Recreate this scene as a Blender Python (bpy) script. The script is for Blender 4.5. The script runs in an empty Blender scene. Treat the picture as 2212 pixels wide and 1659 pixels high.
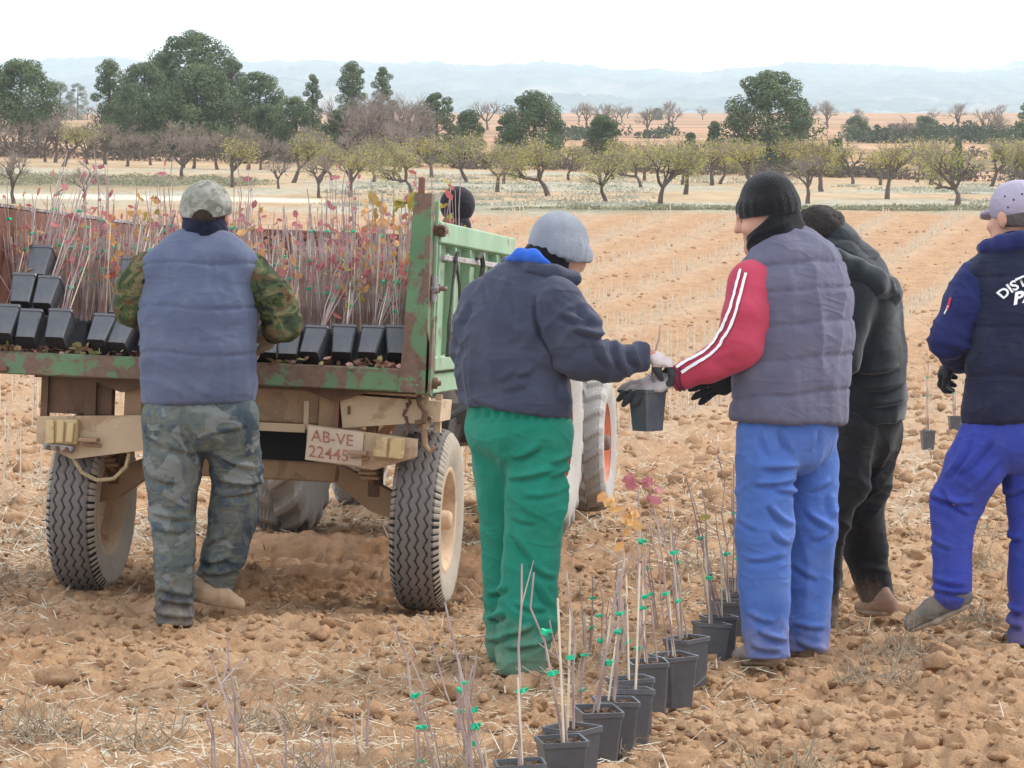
import bpy, bmesh, math, random
import numpy as np
from mathutils import Vector, Matrix, Euler

R = math.radians
random.seed(7)
rng = np.random.default_rng(11)
SC = bpy.context.scene
COL = SC.collection

# ------------------------------------------------------------------ camera
# Level camera 1.19 m above the near field; picture units are 2212 x 1659.
CAM_Z = 1.19
FV = 6222.0                      # focal length in picture units
cam_d = bpy.data.cameras.new('camera')
cam = bpy.data.objects.new('camera', cam_d)
COL.objects.link(cam)
cam.location = (0, 0, CAM_Z)
cam.rotation_euler = (R(90), 0, 0)
cam_d.sensor_width = 36.0
cam_d.lens = 36.0 * FV / 2212.0
cam_d.shift_y = -(829.5 - 702.0) / 2212.0
cam_d.clip_start = 0.1
cam_d.clip_end = 20000
SC.camera = cam

# ------------------------------------------------------------------ sky, sun, exposure
SUN_ELEV, SUN_AZ = R(42), R(62)          # azimuth clockwise from the viewing direction (+Y)
world = bpy.data.worlds.new('World'); SC.world = world
world.use_nodes = True
wn = world.node_tree.nodes; wl = world.node_tree.links
wn.clear()
w_out = wn.new('ShaderNodeOutputWorld'); w_bg = wn.new('ShaderNodeBackground')
sky = wn.new('ShaderNodeTexSky'); sky.sky_type = 'NISHITA'; sky.sun_disc = False
sky.sun_elevation = SUN_ELEV; sky.sun_rotation = SUN_AZ
sky.air_density = 1.0; sky.dust_density = 4.0; sky.ozone_density = 1.0; sky.altitude = 700
w_mix = wn.new('ShaderNodeMix'); w_mix.data_type = 'RGBA'
w_mix.inputs[0].default_value = 0.8
w_mix.inputs[7].default_value = (8.6, 8.9, 9.5, 1)      # high even overcast
wl.new(sky.outputs[0], w_mix.inputs[6])
wl.new(w_mix.outputs[2], w_bg.inputs[0])
w_bg.inputs[1].default_value = 0.09
wl.new(w_bg.outputs[0], w_out.inputs[0])

sun_d = bpy.data.lights.new('sun', 'SUN')
sun_d.energy = 1.5; sun_d.angle = R(20); sun_d.color = (1.0, 0.95, 0.88)
sun = bpy.data.objects.new('sun', sun_d); COL.objects.link(sun)
sd = Vector((math.sin(SUN_AZ) * math.cos(SUN_ELEV), math.cos(SUN_AZ) * math.cos(SUN_ELEV), math.sin(SUN_ELEV)))
sun.rotation_euler = sd.to_track_quat('Z', 'Y').to_euler()
sun.location = (0, 0, 50)

SC.view_settings.view_transform = 'Standard'
SC.view_settings.look = 'None'
SC.view_settings.gamma = 1.0
SC.view_settings.use_curve_mapping = False
SC.view_settings.exposure = 1.12
SC.cycles.max_bounces = 6
SC.cycles.diffuse_bounces = 3
SC.cycles.volume_bounces = 2
SC.cycles.transparent_max_bounces = 8
SC.cycles.use_denoising = True

# ------------------------------------------------------------------ helpers
def V(u, v, Y):
    """world point that shows at picture position (u, v) at depth Y"""
    return np.array([(u - 1106.0) / FV * Y, Y, CAM_Z - (v - 702.0) / FV * Y])

def tag(o, label=None, cat=None, group=None, kind=None):
    if label: o['label'] = label
    if cat: o['category'] = cat
    if group: o['group'] = group
    if kind: o['kind'] = kind
    return o

def empty(name, loc=(0, 0, 0), rot=(0, 0, 0)):
    o = bpy.data.objects.new(name, None); COL.objects.link(o)
    o.location = loc; o.rotation_euler = rot
    o.empty_display_size = 0.1
    return o

def mesh_obj(name, verts, faces, mat=None, parent=None, smooth=False, mats=None, midx=None):
    me = bpy.data.meshes.new(name)
    if isinstance(verts, np.ndarray) and isinstance(faces, np.ndarray):
        n, k = faces.shape
        me.vertices.add(len(verts)); me.vertices.foreach_set('co', np.ascontiguousarray(verts, np.float32).ravel())
        me.loops.add(n * k); me.loops.foreach_set('vertex_index', np.ascontiguousarray(faces, np.int32).ravel())
        me.polygons.add(n)
        me.polygons.foreach_set('loop_start', np.arange(0, n * k, k, dtype=np.int32))
        me.update(calc_edges=True); me.validate()
    else:
        me.from_pydata([tuple(map(float, v)) for v in verts], [], [tuple(map(int, f)) for f in faces]); me.update()
    if mats:
        for m in mats: me.materials.append(m)
        if midx is not None: me.polygons.foreach_set('material_index', np.asarray(midx, np.int32))
    elif mat: me.materials.append(mat)
    if smooth: me.polygons.foreach_set('use_smooth', np.ones(len(me.polygons), bool))
    o = bpy.data.objects.new(name, me); COL.objects.link(o)
    if parent: o.parent = parent
    return o

def link_mesh(name, me, parent=None, loc=(0, 0, 0), rot=(0, 0, 0), sc=(1, 1, 1)):
    o = bpy.data.objects.new(name, me); COL.objects.link(o)
    if parent: o.parent = parent
    o.location = loc; o.rotation_euler = rot; o.scale = sc
    return o

def copy_tree(o, parent=None):
    c = o.copy(); COL.objects.link(c); c.parent = parent
    for ch in list(o.children): copy_tree(ch, c)
    return c

class MB:
    """collects shapes for ONE mesh object"""
    def __init__(s): s.v = []; s.f = []; s.m = []
    def add(s, vs, fs, m=0):
        b = len(s.v); s.v += [tuple(map(float, v)) for v in vs]
        s.f += [tuple(b + i for i in f) for f in fs]; s.m += [m] * len(fs); return s
    def box(s, c, size, rot=None, bev=0.0, m=0):
        hx, hy, hz = [d / 2 for d in size]
        b = min(bev, hx * .9, hy * .9, hz * .9)
        if b <= 0:
            vs = [(x, y, z) for x in (-hx, hx) for y in (-hy, hy) for z in (-hz, hz)]
            fs = [(0, 1, 3, 2), (4, 6, 7, 5), (0, 4, 5, 1), (2, 3, 7, 6), (0, 2, 6, 4), (1, 5, 7, 3)]
        else:
            bm = bmesh.new(); bmesh.ops.create_cube(bm, size=1)
            for v in bm.verts: v.co = Vector((v.co.x * 2 * hx, v.co.y * 2 * hy, v.co.z * 2 * hz))
            bmesh.ops.bevel(bm, geom=bm.edges[:], offset=b, segments=1, affect='EDGES')
            bm.verts.index_update()
            vs = [tuple(v.co) for v in bm.verts]; fs = [tuple(v.index for v in f.verts) for f in bm.faces]; bm.free()
        M = rot if rot is not None else Matrix.Identity(3)
        if isinstance(M, (tuple, list)): M = Euler(M).to_matrix()
        vs = [Vector(c) + M @ Vector(v) for v in vs]
        return s.add(vs, fs, m)
    def tube(s, pts, r, n=6, caps=True, m=0, flat=1.0):
        pts = [Vector(p) for p in pts]
        if not hasattr(r, '__len__'): r = [r] * len(pts)
        vs = []; prev = None
        for i, p in enumerate(pts):
            t = (pts[min(i + 1, len(pts) - 1)] - pts[max(i - 1, 0)])
            if t.length < 1e-9: t = Vector((0, 0, 1))
            t.normalize()
            if prev is None: e = t.orthogonal().normalized()
            else:
                e = prev - t * prev.dot(t)
                e = e.normalized() if e.length > 1e-6 else t.orthogonal().normalized()
            prev = e; g = t.cross(e)
            for k in range(n):
                a = 2 * math.pi * k / n
                vs.append(p + (e * math.cos(a) + g * math.sin(a) * flat) * r[i])
        fs = []
        for i in range(len(pts) - 1):
            for k in range(n):
                a, b = i * n + k, i * n + (k + 1) % n
                fs.append((a, b, b + n, a + n))
        if caps:
            fs.append(tuple(range(n - 1, -1, -1))); L = (len(pts) - 1) * n
            fs.append(tuple(L + k for k in range(n)))
        return s.add(vs, fs, m)
    def lathe(s, prof, axis_c=(0, 0, 0), axis='x', n=24, m=0):
        """prof: list of (along, radius)"""
        vs = []
        for (t, r) in prof:
            for k in range(n):
                a = 2 * math.pi * k / n; c_, s_ = math.cos(a) * r, math.sin(a) * r
                p = {'x': (t, c_, s_), 'y': (c_, t, s_), 'z': (c_, s_, t)}[axis]
                vs.append(Vector(axis_c) + Vector(p))
        fs = []
        for i in range(len(prof) - 1):
            for k in range(n):
                a, b = i * n + k, i * n + (k + 1) % n
                fs.append((a, b, b + n, a + n))
        return s.add(vs, fs, m)
    def prism(s, poly, axis, t0, t1, m=0):
        """poly in the plane normal to axis ('x': (y,z); 'y': (x,z); 'z': (x,y))"""
        n = len(poly); vs = []
        for t in (t0, t1):
            for (a, b) in poly:
                vs.append({'x': (t, a, b), 'y': (a, t, b), 'z': (a, b, t)}[axis])
        fs = [tuple(range(n - 1, -1, -1)), tuple(range(n, 2 * n))]
        fs += [(k, (k + 1) % n, (k + 1) % n + n, k + n) for k in range(n)]
        return s.add(vs, fs, m)
    def build(s, name, mat=None, parent=None, smooth=False, mats=None):
        o = mesh_obj(name, s.v, s.f, mat, parent, smooth, mats, s.m if mats else None)
        bm = bmesh.new(); bm.from_mesh(o.data); bmesh.ops.recalc_face_normals(bm, faces=bm.faces[:]); bm.to_mesh(o.data); bm.free()
        return o
    def mesh(s, name, mat=None, smooth=False, mats=None):
        o = s.build(name, mat, None, smooth, mats); me = o.data; bpy.data.objects.remove(o); return me

# numpy value noise ------------------------------------------------
def _hash(ix, iy, iz):
    h = (ix.astype(np.int64) * 374761393 + iy.astype(np.int64) * 668265263 + iz.astype(np.int64) * 2147483629) & 0xFFFFFFFF
    h = ((h ^ (h >> 13)) * 1274126177) & 0xFFFFFFFF
    h = h ^ (h >> 16)
    return (h & 0xFFFF).astype(np.float32) / 65535.0
def vnoise(p):
    p = np.asarray(p, np.float32)
    i = np.floor(p).astype(np.int32); f = p - i
    u = f * f * f * (f * (f * 6 - 15) + 10)
    x, y, z = i[:, 0], i[:, 1], i[:, 2]
    def c(a, b, d): return _hash(x + a, y + b, z + d)
    x0 = c(0,0,0) * (1 - u[:,0]) + c(1,0,0) * u[:,0]; x1 = c(0,1,0) * (1 - u[:,0]) + c(1,1,0) * u[:,0]
    y0 = x0 * (1 - u[:,1]) + x1 * u[:,1]
    x0 = c(0,0,1) * (1 - u[:,0]) + c(1,0,1) * u[:,0]; x1 = c(0,1,1) * (1 - u[:,0]) + c(1,1,1) * u[:,0]
    y1 = x0 * (1 - u[:,1]) + x1 * u[:,1]
    return (y0 * (1 - u[:,2]) + y1 * u[:,2]) * 2 - 1
def fbm(p, oct=4, gain=0.5):
    p = np.asarray(p, np.float32); a = 1.0; r = np.zeros(len(p), np.float32)
    for o in range(oct): r += a * vnoise(p * (2.03 ** o) + 17.3 * o); a *= gain
    return r

# materials --------------------------------------------------------
class NT:
    def __init__(s, name):
        s.m = bpy.data.materials.new(name); s.m.use_nodes = True
        s.n = s.m.node_tree.nodes; s.l = s.m.node_tree.links; s.n.clear()
        s.out = s.n.new('ShaderNodeOutputMaterial'); s.b = s.n.new('ShaderNodeBsdfPrincipled')
        s.l.new(s.b.outputs[0], s.out.inputs[0])
    def node(s, t, **kw):
        n = s.n.new('ShaderNode' + t)
        for k, v in kw.items(): setattr(n, k, v)
        return n
    def coord(s, kind='Object', scale=(1, 1, 1)):
        tc = s.node('TexCoord'); mp = s.node('Mapping'); mp.inputs['Scale'].default_value = scale
        s.l.new(tc.outputs[kind], mp.inputs[0]); return mp.outputs[0]
    def noise(s, co, scale, detail=4, rough=0.55, dist=0.0):
        n = s.node('TexNoise'); n.inputs['Scale'].default_value = scale; n.inputs['Detail'].default_value = detail
        n.inputs['Roughness'].default_value = rough; n.inputs['Distortion'].default_value = dist
        if co is not None: s.l.new(co, n.inputs['Vector'])
        return n.outputs['Fac']
    def ramp(s, fac, stops, interp='LINEAR'):
        r = s.node('ValToRGB'); r.color_ramp.interpolation = interp
        e = r.color_ramp.elements
        while len(e) < len(stops): e.new(0.5)
        for k, (p, c) in enumerate(stops): e[k].position = p; e[k].color = (*c, 1) if len(c) == 3 else c
        s.l.new(fac, r.inputs[0]); return r.outputs[0]
    def mix(s, fac, a, b, mode='MIX'):
        x = s.node('Mix', data_type='RGBA', blend_type=mode)
        for i, q in ((0, fac), (6, a), (7, b)):
            if hasattr(q, 'is_output'): s.l.new(q, x.inputs[i])
            elif i == 0: x.inputs[0].default_value = q
            else: x.inputs[i].default_value = (*q, 1)
        return x.outputs[2]
    def math(s, op, a, b=0.0):
        x = s.node('Math', operation=op)
        for i, q in ((0, a), (1, b)):
            if hasattr(q, 'is_output'): s.l.new(q, x.inputs[i])
            else: x.inputs[i].default_value = q
        return x.outputs[0]
    def attr(s, name):
        a = s.node('Attribute'); a.attribute_name = name; return a
    def col(s, c):
        if hasattr(c, 'is_output'): s.l.new(c, s.b.inputs['Base Color'])
        else: s.b.inputs['Base Color'].default_value = (*c, 1)
        return s
    def set(s, rough=0.8, spec=0.3, metal=0.0):
        s.b.inputs['Roughness'].default_value = rough; s.b.inputs['Specular IOR Level'].default_value = spec
        s.b.inputs['Metallic'].default_value = metal; return s
    def bump(s, h, strength=0.3, dist=0.01):
        b = s.node('Bump'); b.inputs['Strength'].default_value = strength; b.inputs['Distance'].default_value = dist
        s.l.new(h, b.inputs['Height']); s.l.new(b.outputs[0], s.b.inputs['Normal']); return s

def mat_plain(name, c, rough=0.8, var=0.15, scale=8, spec=0.3, bump=0.0, bscale=60, metal=0.0):
    t = NT(name); co = t.coord()
    f = t.noise(co, scale, 5)
    a = tuple(x * (1 - var) for x in c); b = tuple(min(1, x * (1 + var)) for x in c)
    t.col(t.ramp(f, [(0.3, a), (0.7, b)])).set(rough, spec, metal)
    if bump > 0: t.bump(t.noise(co, bscale, 4), bump, 0.005)
    return t.m

def mat_cloth(name, c, var=0.18, dust=None, dust_amt=0.0, rough=0.92, weave=700, fold=0.5, foldscale=12, sheen=0.1, hem=False):
    """woven cloth: slight fading, fine weave and small creases"""
    t = NT(name); co = t.coord()
    f = t.noise(co, 5, 5, 0.6)
    a = tuple(x * (1 - var) for x in c); b = tuple(min(1, x * (1 + var)) for x in c)
    col = t.ramp(f, [(0.3, a), (0.7, b)])
    if dust:
        d = t.ramp(t.noise(co, 7, 6, 0.7), [(0.48, (0, 0, 0)), (0.75, (dust_amt,) * 3)])
        col = t.mix(d, col, dust)
    if hem: col = hem_dust(t, col)
    t.col(col).set(rough, 0.15)
    t.b.inputs['Sheen Weight'].default_value = sheen
    creases(t, foldscale, fold, weave)
    return t.m
def hem_dust(t, col):
    """soil rubbed into the lower legs"""
    sep = t.node('SeparateXYZ'); t.l.new(t.coord(), sep.inputs[0])
    f = t.math('ADD', t.math('MULTIPLY', sep.outputs[2], -2.6), t.math('MULTIPLY', t.noise(t.coord(), 11, 6, .75), 1.5))
    return t.mix(t.ramp(f, [(.25, (0, 0, 0)), (.85, (.42, .42, .42))]), col, (.40, .29, .20))
def creases(t, sc=12, strength=.5, weave=700):
    """soft swells plus thin pulled creases running both ways over the cloth"""
    co = t.coord()
    def lines(rot, k, w):
        tc = t.node('TexCoord'); mp = t.node('Mapping'); mp.inputs['Scale'].default_value = (sc * .55 * k, sc * .55 * k, sc * 1.25 * k); mp.inputs['Rotation'].default_value = rot
        t.l.new(tc.outputs['Object'], mp.inputs[0])
        n = t.noise(mp.outputs[0], 1.0, 2, .45, .35)
        return t.ramp(t.math('ABSOLUTE', t.math('SUBTRACT', n, .5)), [(0, (1, 1, 1)), (w * .45, (.45, .45, .45)), (w, (0, 0, 0))])
    m = t.ramp(t.noise(co, 4.5, 3), [(.40, (0, 0, 0)), (.60, (1, 1, 1))])
    m2 = t.ramp(t.noise(t.coord(scale=(1.3, 1.3, .8)), 6.0, 2), [(.42, (0, 0, 0)), (.62, (1, 1, 1))])
    a = t.math('MULTIPLY', lines((0, R(32), 0), .8, .075), m); b = t.math('MULTIPLY', lines((R(15), R(-38), 0), .9, .07), m2)
    c = t.math('MULTIPLY', lines((0, R(70), R(20)), .6, .06), .5)
    h = t.math('ADD', t.math('ADD', a, b), t.math('ADD', c, t.math('MULTIPLY', t.noise(co, sc, 3, .5, .8), 1.2)))
    h = t.math('ADD', h, t.math('MULTIPLY', t.noise(co, weave, 2), .05))
    t.bump(h, strength * .55, .012)

def smoothstep(a, b, x):
    t = np.clip((x - a) / (b - a), 0, 1); return t * t * (3 - 2 * t)
# ================================================================== terrain
_py = np.array([0, 30, 40, 50, 65, 80, 90, 110, 130, 180, 230, 330, 600, 1000, 1600, 2300], float)
_pz = np.array([0, 0, .06, .25, .78, 1.6, 2.29, 4.06, 6.35, 9.9, 13.46, 20.6, 42.0, 73.0, 119.0, 170.0], float)
_fy = np.concatenate([np.arange(0, 130, 1.0), np.arange(130, 2301, 5.0)])
_fz = np.interp(_fy, _py, _pz)
_k = np.ones(9) / 9
_fz[8:120] = np.convolve(_fz, _k, 'same')[8:120]
def GZ(x, y):
    """large shape of the land (no clods)"""
    x = np.asarray(x, float); y = np.asarray(y, float)
    z = np.interp(y, _fy, _fz)
    z = z + smoothstep(125, 240, y) * (-x * .025) * (1 - smoothstep(260, 500, y))
    # the trailer stands on a slight cross fall, its left wheel a little higher
    z = z + .045 * np.exp(-((x + 1.9) / .7) ** 2 - ((y - 12.6) / 1.4) ** 2)
    z = z - .03 * np.exp(-((x + .42) / .3) ** 2 - ((y - 12.45) / .6) ** 2)
    return z
ROWK = lambda y: .18 * y + .0005 * np.maximum(y - 30, 0) ** 2     # the planting rows follow the slope
def row_x(x0, y): return x0 + ROWK(np.asarray(y, float))

def rough(x, y):
    p = np.stack([x, y, np.zeros_like(x)], 1)
    big = fbm(p * 1.5 + 3.1, 3) * .030
    # plough lines along the rows
    ph = (x - ROWK(y) + 1.18) / 3.2
    fur = .03 * np.cos(ph * 2 * np.pi) * smoothstep(10, 20, y)
    w = p + .05 * np.stack([vnoise(p * 7), vnoise(p * 7 + 9), 0 * x], 1)
    l1 = 1 - np.abs(vnoise(w * 7.0 + 5)) * 1.7
    l2 = 1 - np.abs(vnoise(w * 16.0 + 1.7)) * 1.7
    l3 = 1 - np.abs(vnoise(w * 37.0 + 2.9)) * 1.7
    m = smoothstep(-.5, .5, vnoise(p * 2.3 + 40))
    h = big + fur + .046 * l1 * (0.4 + .6 * m) + .026 * l2 + .011 * l3 - .05
    near = 1 - smoothstep(90, 135, y)
    far = 1 - smoothstep(135, 200, y)
    return h * (near * .85 + .15 * far)

ys = [5.5]
while ys[-1] < 2300:
    y = ys[-1]
    ys.append(y + (.017 if 7.4 < y < 13.5 else (.03 if y <= 7.4 else (max(.02, .0046 * y) if y < 130 else (.008 if y < 240 else .016) * y))))
ys = np.array(ys); ncol = 520
ts = np.linspace(-1, 1, ncol)
ts = np.sign(ts) * (0.75 * np.abs(ts) + .25 * np.abs(ts) ** 3)
GX = ts[None, :] * (.25 * ys[:, None] + 1.2); GY = np.repeat(ys[:, None], ncol, 1)
gx, gy = GX.ravel(), GY.ravel()
gz = GZ(gx, gy) + rough(gx, gy)
# loose ridge of damp soil pushed up behind the trailer wheels
ridge = np.exp(-((gx + .75) / .75) ** 2) * np.exp(-((gy - 14.6) / 1.2) ** 2)
gz += .10 * ridge * (0.6 + .6 * (fbm(np.stack([gx * 3, gy * 3, 0 * gx], 1), 3)))
nr = len(ys)
idx = np.arange(nr * ncol).reshape(nr, ncol)
gf = np.stack([idx[:-1, :-1], idx[:-1, 1:], idx[1:, 1:], idx[1:, :-1]], -1).reshape(-1, 4)

def bl(n): return np.clip(n, 0, 1).astype(np.float32)
pn = np.stack([gx, gy, 0 * gx], 1)
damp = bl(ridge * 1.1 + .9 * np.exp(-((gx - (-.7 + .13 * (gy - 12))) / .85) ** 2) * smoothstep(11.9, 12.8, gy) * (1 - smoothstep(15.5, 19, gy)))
orch = bl(smoothstep(127.5, 131, gy + 2 * vnoise(pn * .13) + .05 * gx) * (1 - smoothstep(228, 236, gy)))
weed_n = fbm(pn * np.array([.05, .045, 1]) + 31, 3)
weed = bl(orch * smoothstep(-.35, .25, weed_n + .9 * np.exp(-((gy - 133) / 3.5) ** 2) * smoothstep(-12, 0, gx) - .4 * smoothstep(10, -25, gx)))
bank = bl(np.exp(-((gy - (176 + .10 * (gx + 20))) / 13) ** 2) * smoothstep(-14, -22, gx) + .95 * np.exp(-((gy - 132.5 - 1.5 * vnoise(pn * .2)) / 2.6) ** 2) * smoothstep(-10, 4, gx))
far = bl(smoothstep(232, 250, gy))
trk = bl(np.exp(-((gy - (150 - .35 * (gx + 20) - .012 * (gx + 20) ** 2)) / 3.6) ** 4) * smoothstep(-8, -11, gx))
rowm = bl(.5 + .5 * np.cos((gx - ROWK(gy) + 1.18) / 3.2 * 2 * np.pi) * (1 - smoothstep(124, 130, gy)) * smoothstep(14, 24, gy))
MT_SOIL = NT('soil')
t = MT_SOIL; co = t.coord()
geo = t.node('NewGeometry')
n1 = t.noise(co, 1.3, 5, .6); n2 = t.noise(co, 14, 6, .7); n3 = t.noise(co, 70, 4, .7)
soil = t.ramp(t.math('ADD', t.math('MULTIPLY', n1, .45), t.math('MULTIPLY', n2, .55)),
              [(.30, (.31, .175, .090)), (.5, (.455, .278, .155)), (.70, (.57, .395, .25))])
soil = t.mix(t.ramp(n3, [(.35, (.35, .35, .35)), (.6, (0, 0, 0))]), soil, (.28, .165, .095))
soil = t.mix(t.ramp(t.noise(co, 26, 3, .6), [(.60, (0, 0, 0)), (.74, (.5, .5, .5))]), soil, (.58, .46, .31))
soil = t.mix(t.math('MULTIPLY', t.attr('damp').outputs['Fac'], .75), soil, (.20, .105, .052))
rm = t.math('MULTIPLY', t.attr('rowm').outputs['Fac'], t.noise(t.coord(scale=(1, .4, 1)), 2.5, 5, .7))
soil = t.mix(t.ramp(rm, [(.2, (0, 0, 0)), (.7, (.5, .5, .5))]), soil, (.52, .42, .31))
spk = t.noise(t.coord(scale=(1, .35, 1)), 1.9, 4, .75)
soil = t.mix(t.ramp(spk, [(.55, (0, 0, 0)), (.66, (.6, .6, .6))]), soil, (.25, .16, .10))
tan_ = t.ramp(t.noise(t.coord(scale=(.5, .12, 1)), 1.0, 6, .65), [(.3, (.36, .25, .145)), (.65, (.50, .375, .24))])
soil = t.mix(t.attr('orch').outputs['Fac'], soil, tan_)
weedc = t.ramp(t.noise(t.coord(scale=(1.2, .35, 1)), 2.2, 6, .75), [(.30, (.17, .19, .10)), (.46, (.33, .33, .24)), (.58, (.46, .45, .38)), (.72, (.60, .60, .57))])
wm = t.math('MULTIPLY', t.attr('weed').outputs['Fac'], t.ramp(t.noise(t.coord(scale=(.6, .18, 1)), 1.5, 5, .7), [(.35, (.25, .25, .25)), (.6, (1, 1, 1))]))
soil = t.mix(wm, soil, weedc)
bankc = t.ramp(t.noise(co, 1.6, 5, .75), [(.3, (.10, .10, .055)), (.7, (.27, .25, .15))])
soil = t.mix(t.math('MULTIPLY', t.attr('bank').outputs['Fac'], .85), soil, bankc)
farc = t.ramp(t.noise(t.coord(scale=(.012, .005, 1)), 1.0, 6, .6), [(.34, (.10, .10, .06)), (.42, (.24, .17, .10)), (.5, (.44, .25, .15)), (.62, (.50, .32, .20)), (.8, (.58, .44, .30))])
soil = t.mix(t.attr('far').outputs['Fac'], soil, farc)
soil = t.mix(t.attr('trk').outputs['Fac'], soil, (.70, .60, .45))
t.col(soil).set(.97, .08)
t.bump(t.math('ADD', n3, t.math('MULTIPLY', t.noise(co, 190, 3), .6)), .8, .014)
M_SOIL = t.m
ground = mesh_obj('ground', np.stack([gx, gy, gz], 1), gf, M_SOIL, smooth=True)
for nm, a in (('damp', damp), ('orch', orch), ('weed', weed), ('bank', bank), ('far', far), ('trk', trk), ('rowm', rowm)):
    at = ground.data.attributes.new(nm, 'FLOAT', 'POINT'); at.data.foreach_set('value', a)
tag(ground, kind='structure')

# hills ------------------------------------------------------------
_ru = [-900, -300, 0, 70, 220, 340, 560, 640, 740, 850, 940, 1010, 1100, 1170, 1250, 1330, 1430, 1520, 1600, 1700, 1800, 1900, 2000, 2100, 2212, 2500, 3100]
_rv = [150, 140, 140, 133, 127, 136, 138, 134, 136, 138, 136, 146, 142, 137, 145, 152, 157, 161, 150, 141, 143, 145, 147, 151, 137, 130, 150]
hv = []; NU, NH = 520, 46
for j in range(NH):
    q = j / (NH - 1); Y = 4400 + 3300 * q
    u = np.linspace(-700, 2900, NU)
    ridge_v = np.interp(u, _ru, _rv)
    X = (u - 1106) / FV * Y
    base_v = 251.0
    prof = q ** .8
    vv = base_v + (ridge_v - base_v) * prof
    Z = CAM_Z - (vv - 702) / FV * Y
    P = np.stack([X / 400, np.full_like(X, Y / 400), 0 * X], 1)
    Z = Z + 18 * fbm(P, 4) * math.sin(math.pi * min(1, q * 1.0)) 
    # pine-wood texture: tree-top bumps
    Pt = np.stack([X / 20, np.full_like(X, Y / 60), 0 * X], 1)
    Z = Z + 10.0 * np.abs(vnoise(Pt)) + 6 * vnoise(Pt * .31 + 4)
    hv.append(np.stack([X, np.full_like(X, Y), Z], 1))
hv.append(hv[-1] * np.array([1.1, 1.1, 0]) + np.array([0, 0, 200.]))
hv = np.concatenate(hv); hi = np.arange((NH + 1) * NU).reshape(NH + 1, NU)
hf = np.stack([hi[:-1, :-1], hi[:-1, 1:], hi[1:, 1:], hi[1:, :-1]], -1).reshape(-1, 4)
t = NT('wooded_hill'); co = t.coord()
nh = t.noise(t.coord(scale=(.002, .0008, .002)), 1.0, 6, .6)
woods = t.ramp(t.noise(t.coord(scale=(.015, .01, .025)), 1.0, 5, .7), [(.38, (.02, .035, .025)), (.62, (.11, .14, .08))])
t.col(t.mix(t.ramp(nh, [(.56, (0, 0, 0)), (.66, (.8, .8, .8))]), woods, (.36, .27, .18))).set(1, 0)
tag(mesh_obj('hills', hv, hf, t.m, smooth=True), kind='structure')

# the haze that fades the far land ----------------------------------
hz = MB(); hz.box((0, 4240, 420), (12000, 8700, 880))
haze = hz.build('haze')
th = bpy.data.materials.new('haze_air'); th.use_nodes = True; tn = th.node_tree.nodes; tn.clear()
ho = tn.new('ShaderNodeOutputMaterial'); hp = tn.new('ShaderNodeVolumePrincipled')
hp.inputs['Color'].default_value = (.80, .92, 1.0, 1); hp.inputs['Density'].default_value = 0.00016; hp.inputs['Anisotropy'].default_value = 0.2
th.node_tree.links.new(hp.outputs[0], ho.inputs['Volume'])
haze.data.materials.append(th)
tag(haze, kind='stuff', label='thin blue haze in the air over the valley', cat='haze')
# ================================================================== signed-distance modelling for cloth and bodies
def smin(a, b, k):
    if k <= 0: return np.minimum(a, b)
    h = np.clip(.5 + .5 * (b - a) / k, 0, 1)
    return b * (1 - h) + a * h - k * h * (1 - h)
def norm(v): v = np.asarray(v, float); return v / (np.linalg.norm(v) + 1e-12)

def T(pts, rx, ry=None, right=(1, 0, 0), k=.02):
    pts = np.asarray(pts, float); n = len(pts)
    rx = np.full(n, rx, float) if np.isscalar(rx) else np.asarray(rx, float)
    ry = rx if ry is None else (np.full(n, ry, float) if np.isscalar(ry) else np.asarray(ry, float))
    return ('t', pts, rx, ry, norm(right), k)
def E(c, r, M=None, k=.02):
    return ('e', np.asarray(c, float), np.asarray(r, float), np.eye(3) if M is None else np.asarray(M, float), k)

def d_tube(p, pts, rx, ry, right):
    out = None
    for i in range(len(pts) - 1):
        a, b = pts[i], pts[i + 1]; ba = b - a; L2 = ba @ ba
        h = np.clip(((p - a) @ ba) / L2, 0, 1)
        o = p - a - h[:, None] * ba
        r1 = rx[i] + (rx[i + 1] - rx[i]) * h; r2 = ry[i] + (ry[i + 1] - ry[i]) * h
        t = ba / math.sqrt(L2)
        e1 = norm(right - t * (right @ t)); e2 = np.cross(t, e1)
        o1, o2, o3 = o @ e1, o @ e2, o @ t
        rm = np.minimum(r1, r2)
        q = np.sqrt((o1 / r1) ** 2 + (o2 / r2) ** 2 + (o3 / rm) ** 2)
        d = (q - 1) * rm
        out = d if out is None else smin(out, d, .018)
    return out
def d_ell(p, c, r, M):
    q = (p - c) @ M      # columns of M are the local axes
    n = np.sqrt(((q / r) ** 2).sum(1)); g = np.sqrt(((q / (r * r)) ** 2).sum(1)) + 1e-9
    return n * (n - 1) / g
def field(prims, cuts=()):
    def fn(p):
        p = np.asarray(p, np.float32); d = None
        for q in prims:
            k = q[-1]
            di = d_tube(p, *q[1:5]) if q[0] == 't' else d_ell(p, *q[1:4])
            d = di if d is None else smin(d, di, k)
        for c in cuts:
            if c[0] == 'p': d = np.maximum(d, (p - c[1]) @ c[2])         # keep the side against the normal
            elif c[0] == 's': d = np.maximum(d, -(d_ell(p, c[1], c[2], c[3])))
        return d
    return fn
def bounds(prims, pad=.03):
    lo = np.full(3, 1e9); hi = -lo
    for q in prims:
        if q[0] == 't':
            r = np.maximum(q[2], q[3])[:, None]; lo = np.minimum(lo, (q[1] - r).min(0)); hi = np.maximum(hi, (q[1] + r).max(0))
        else:
            r = q[2].max(); lo = np.minimum(lo, q[1] - r); hi = np.maximum(hi, q[1] + r)
    return lo - pad, hi + pad
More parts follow.
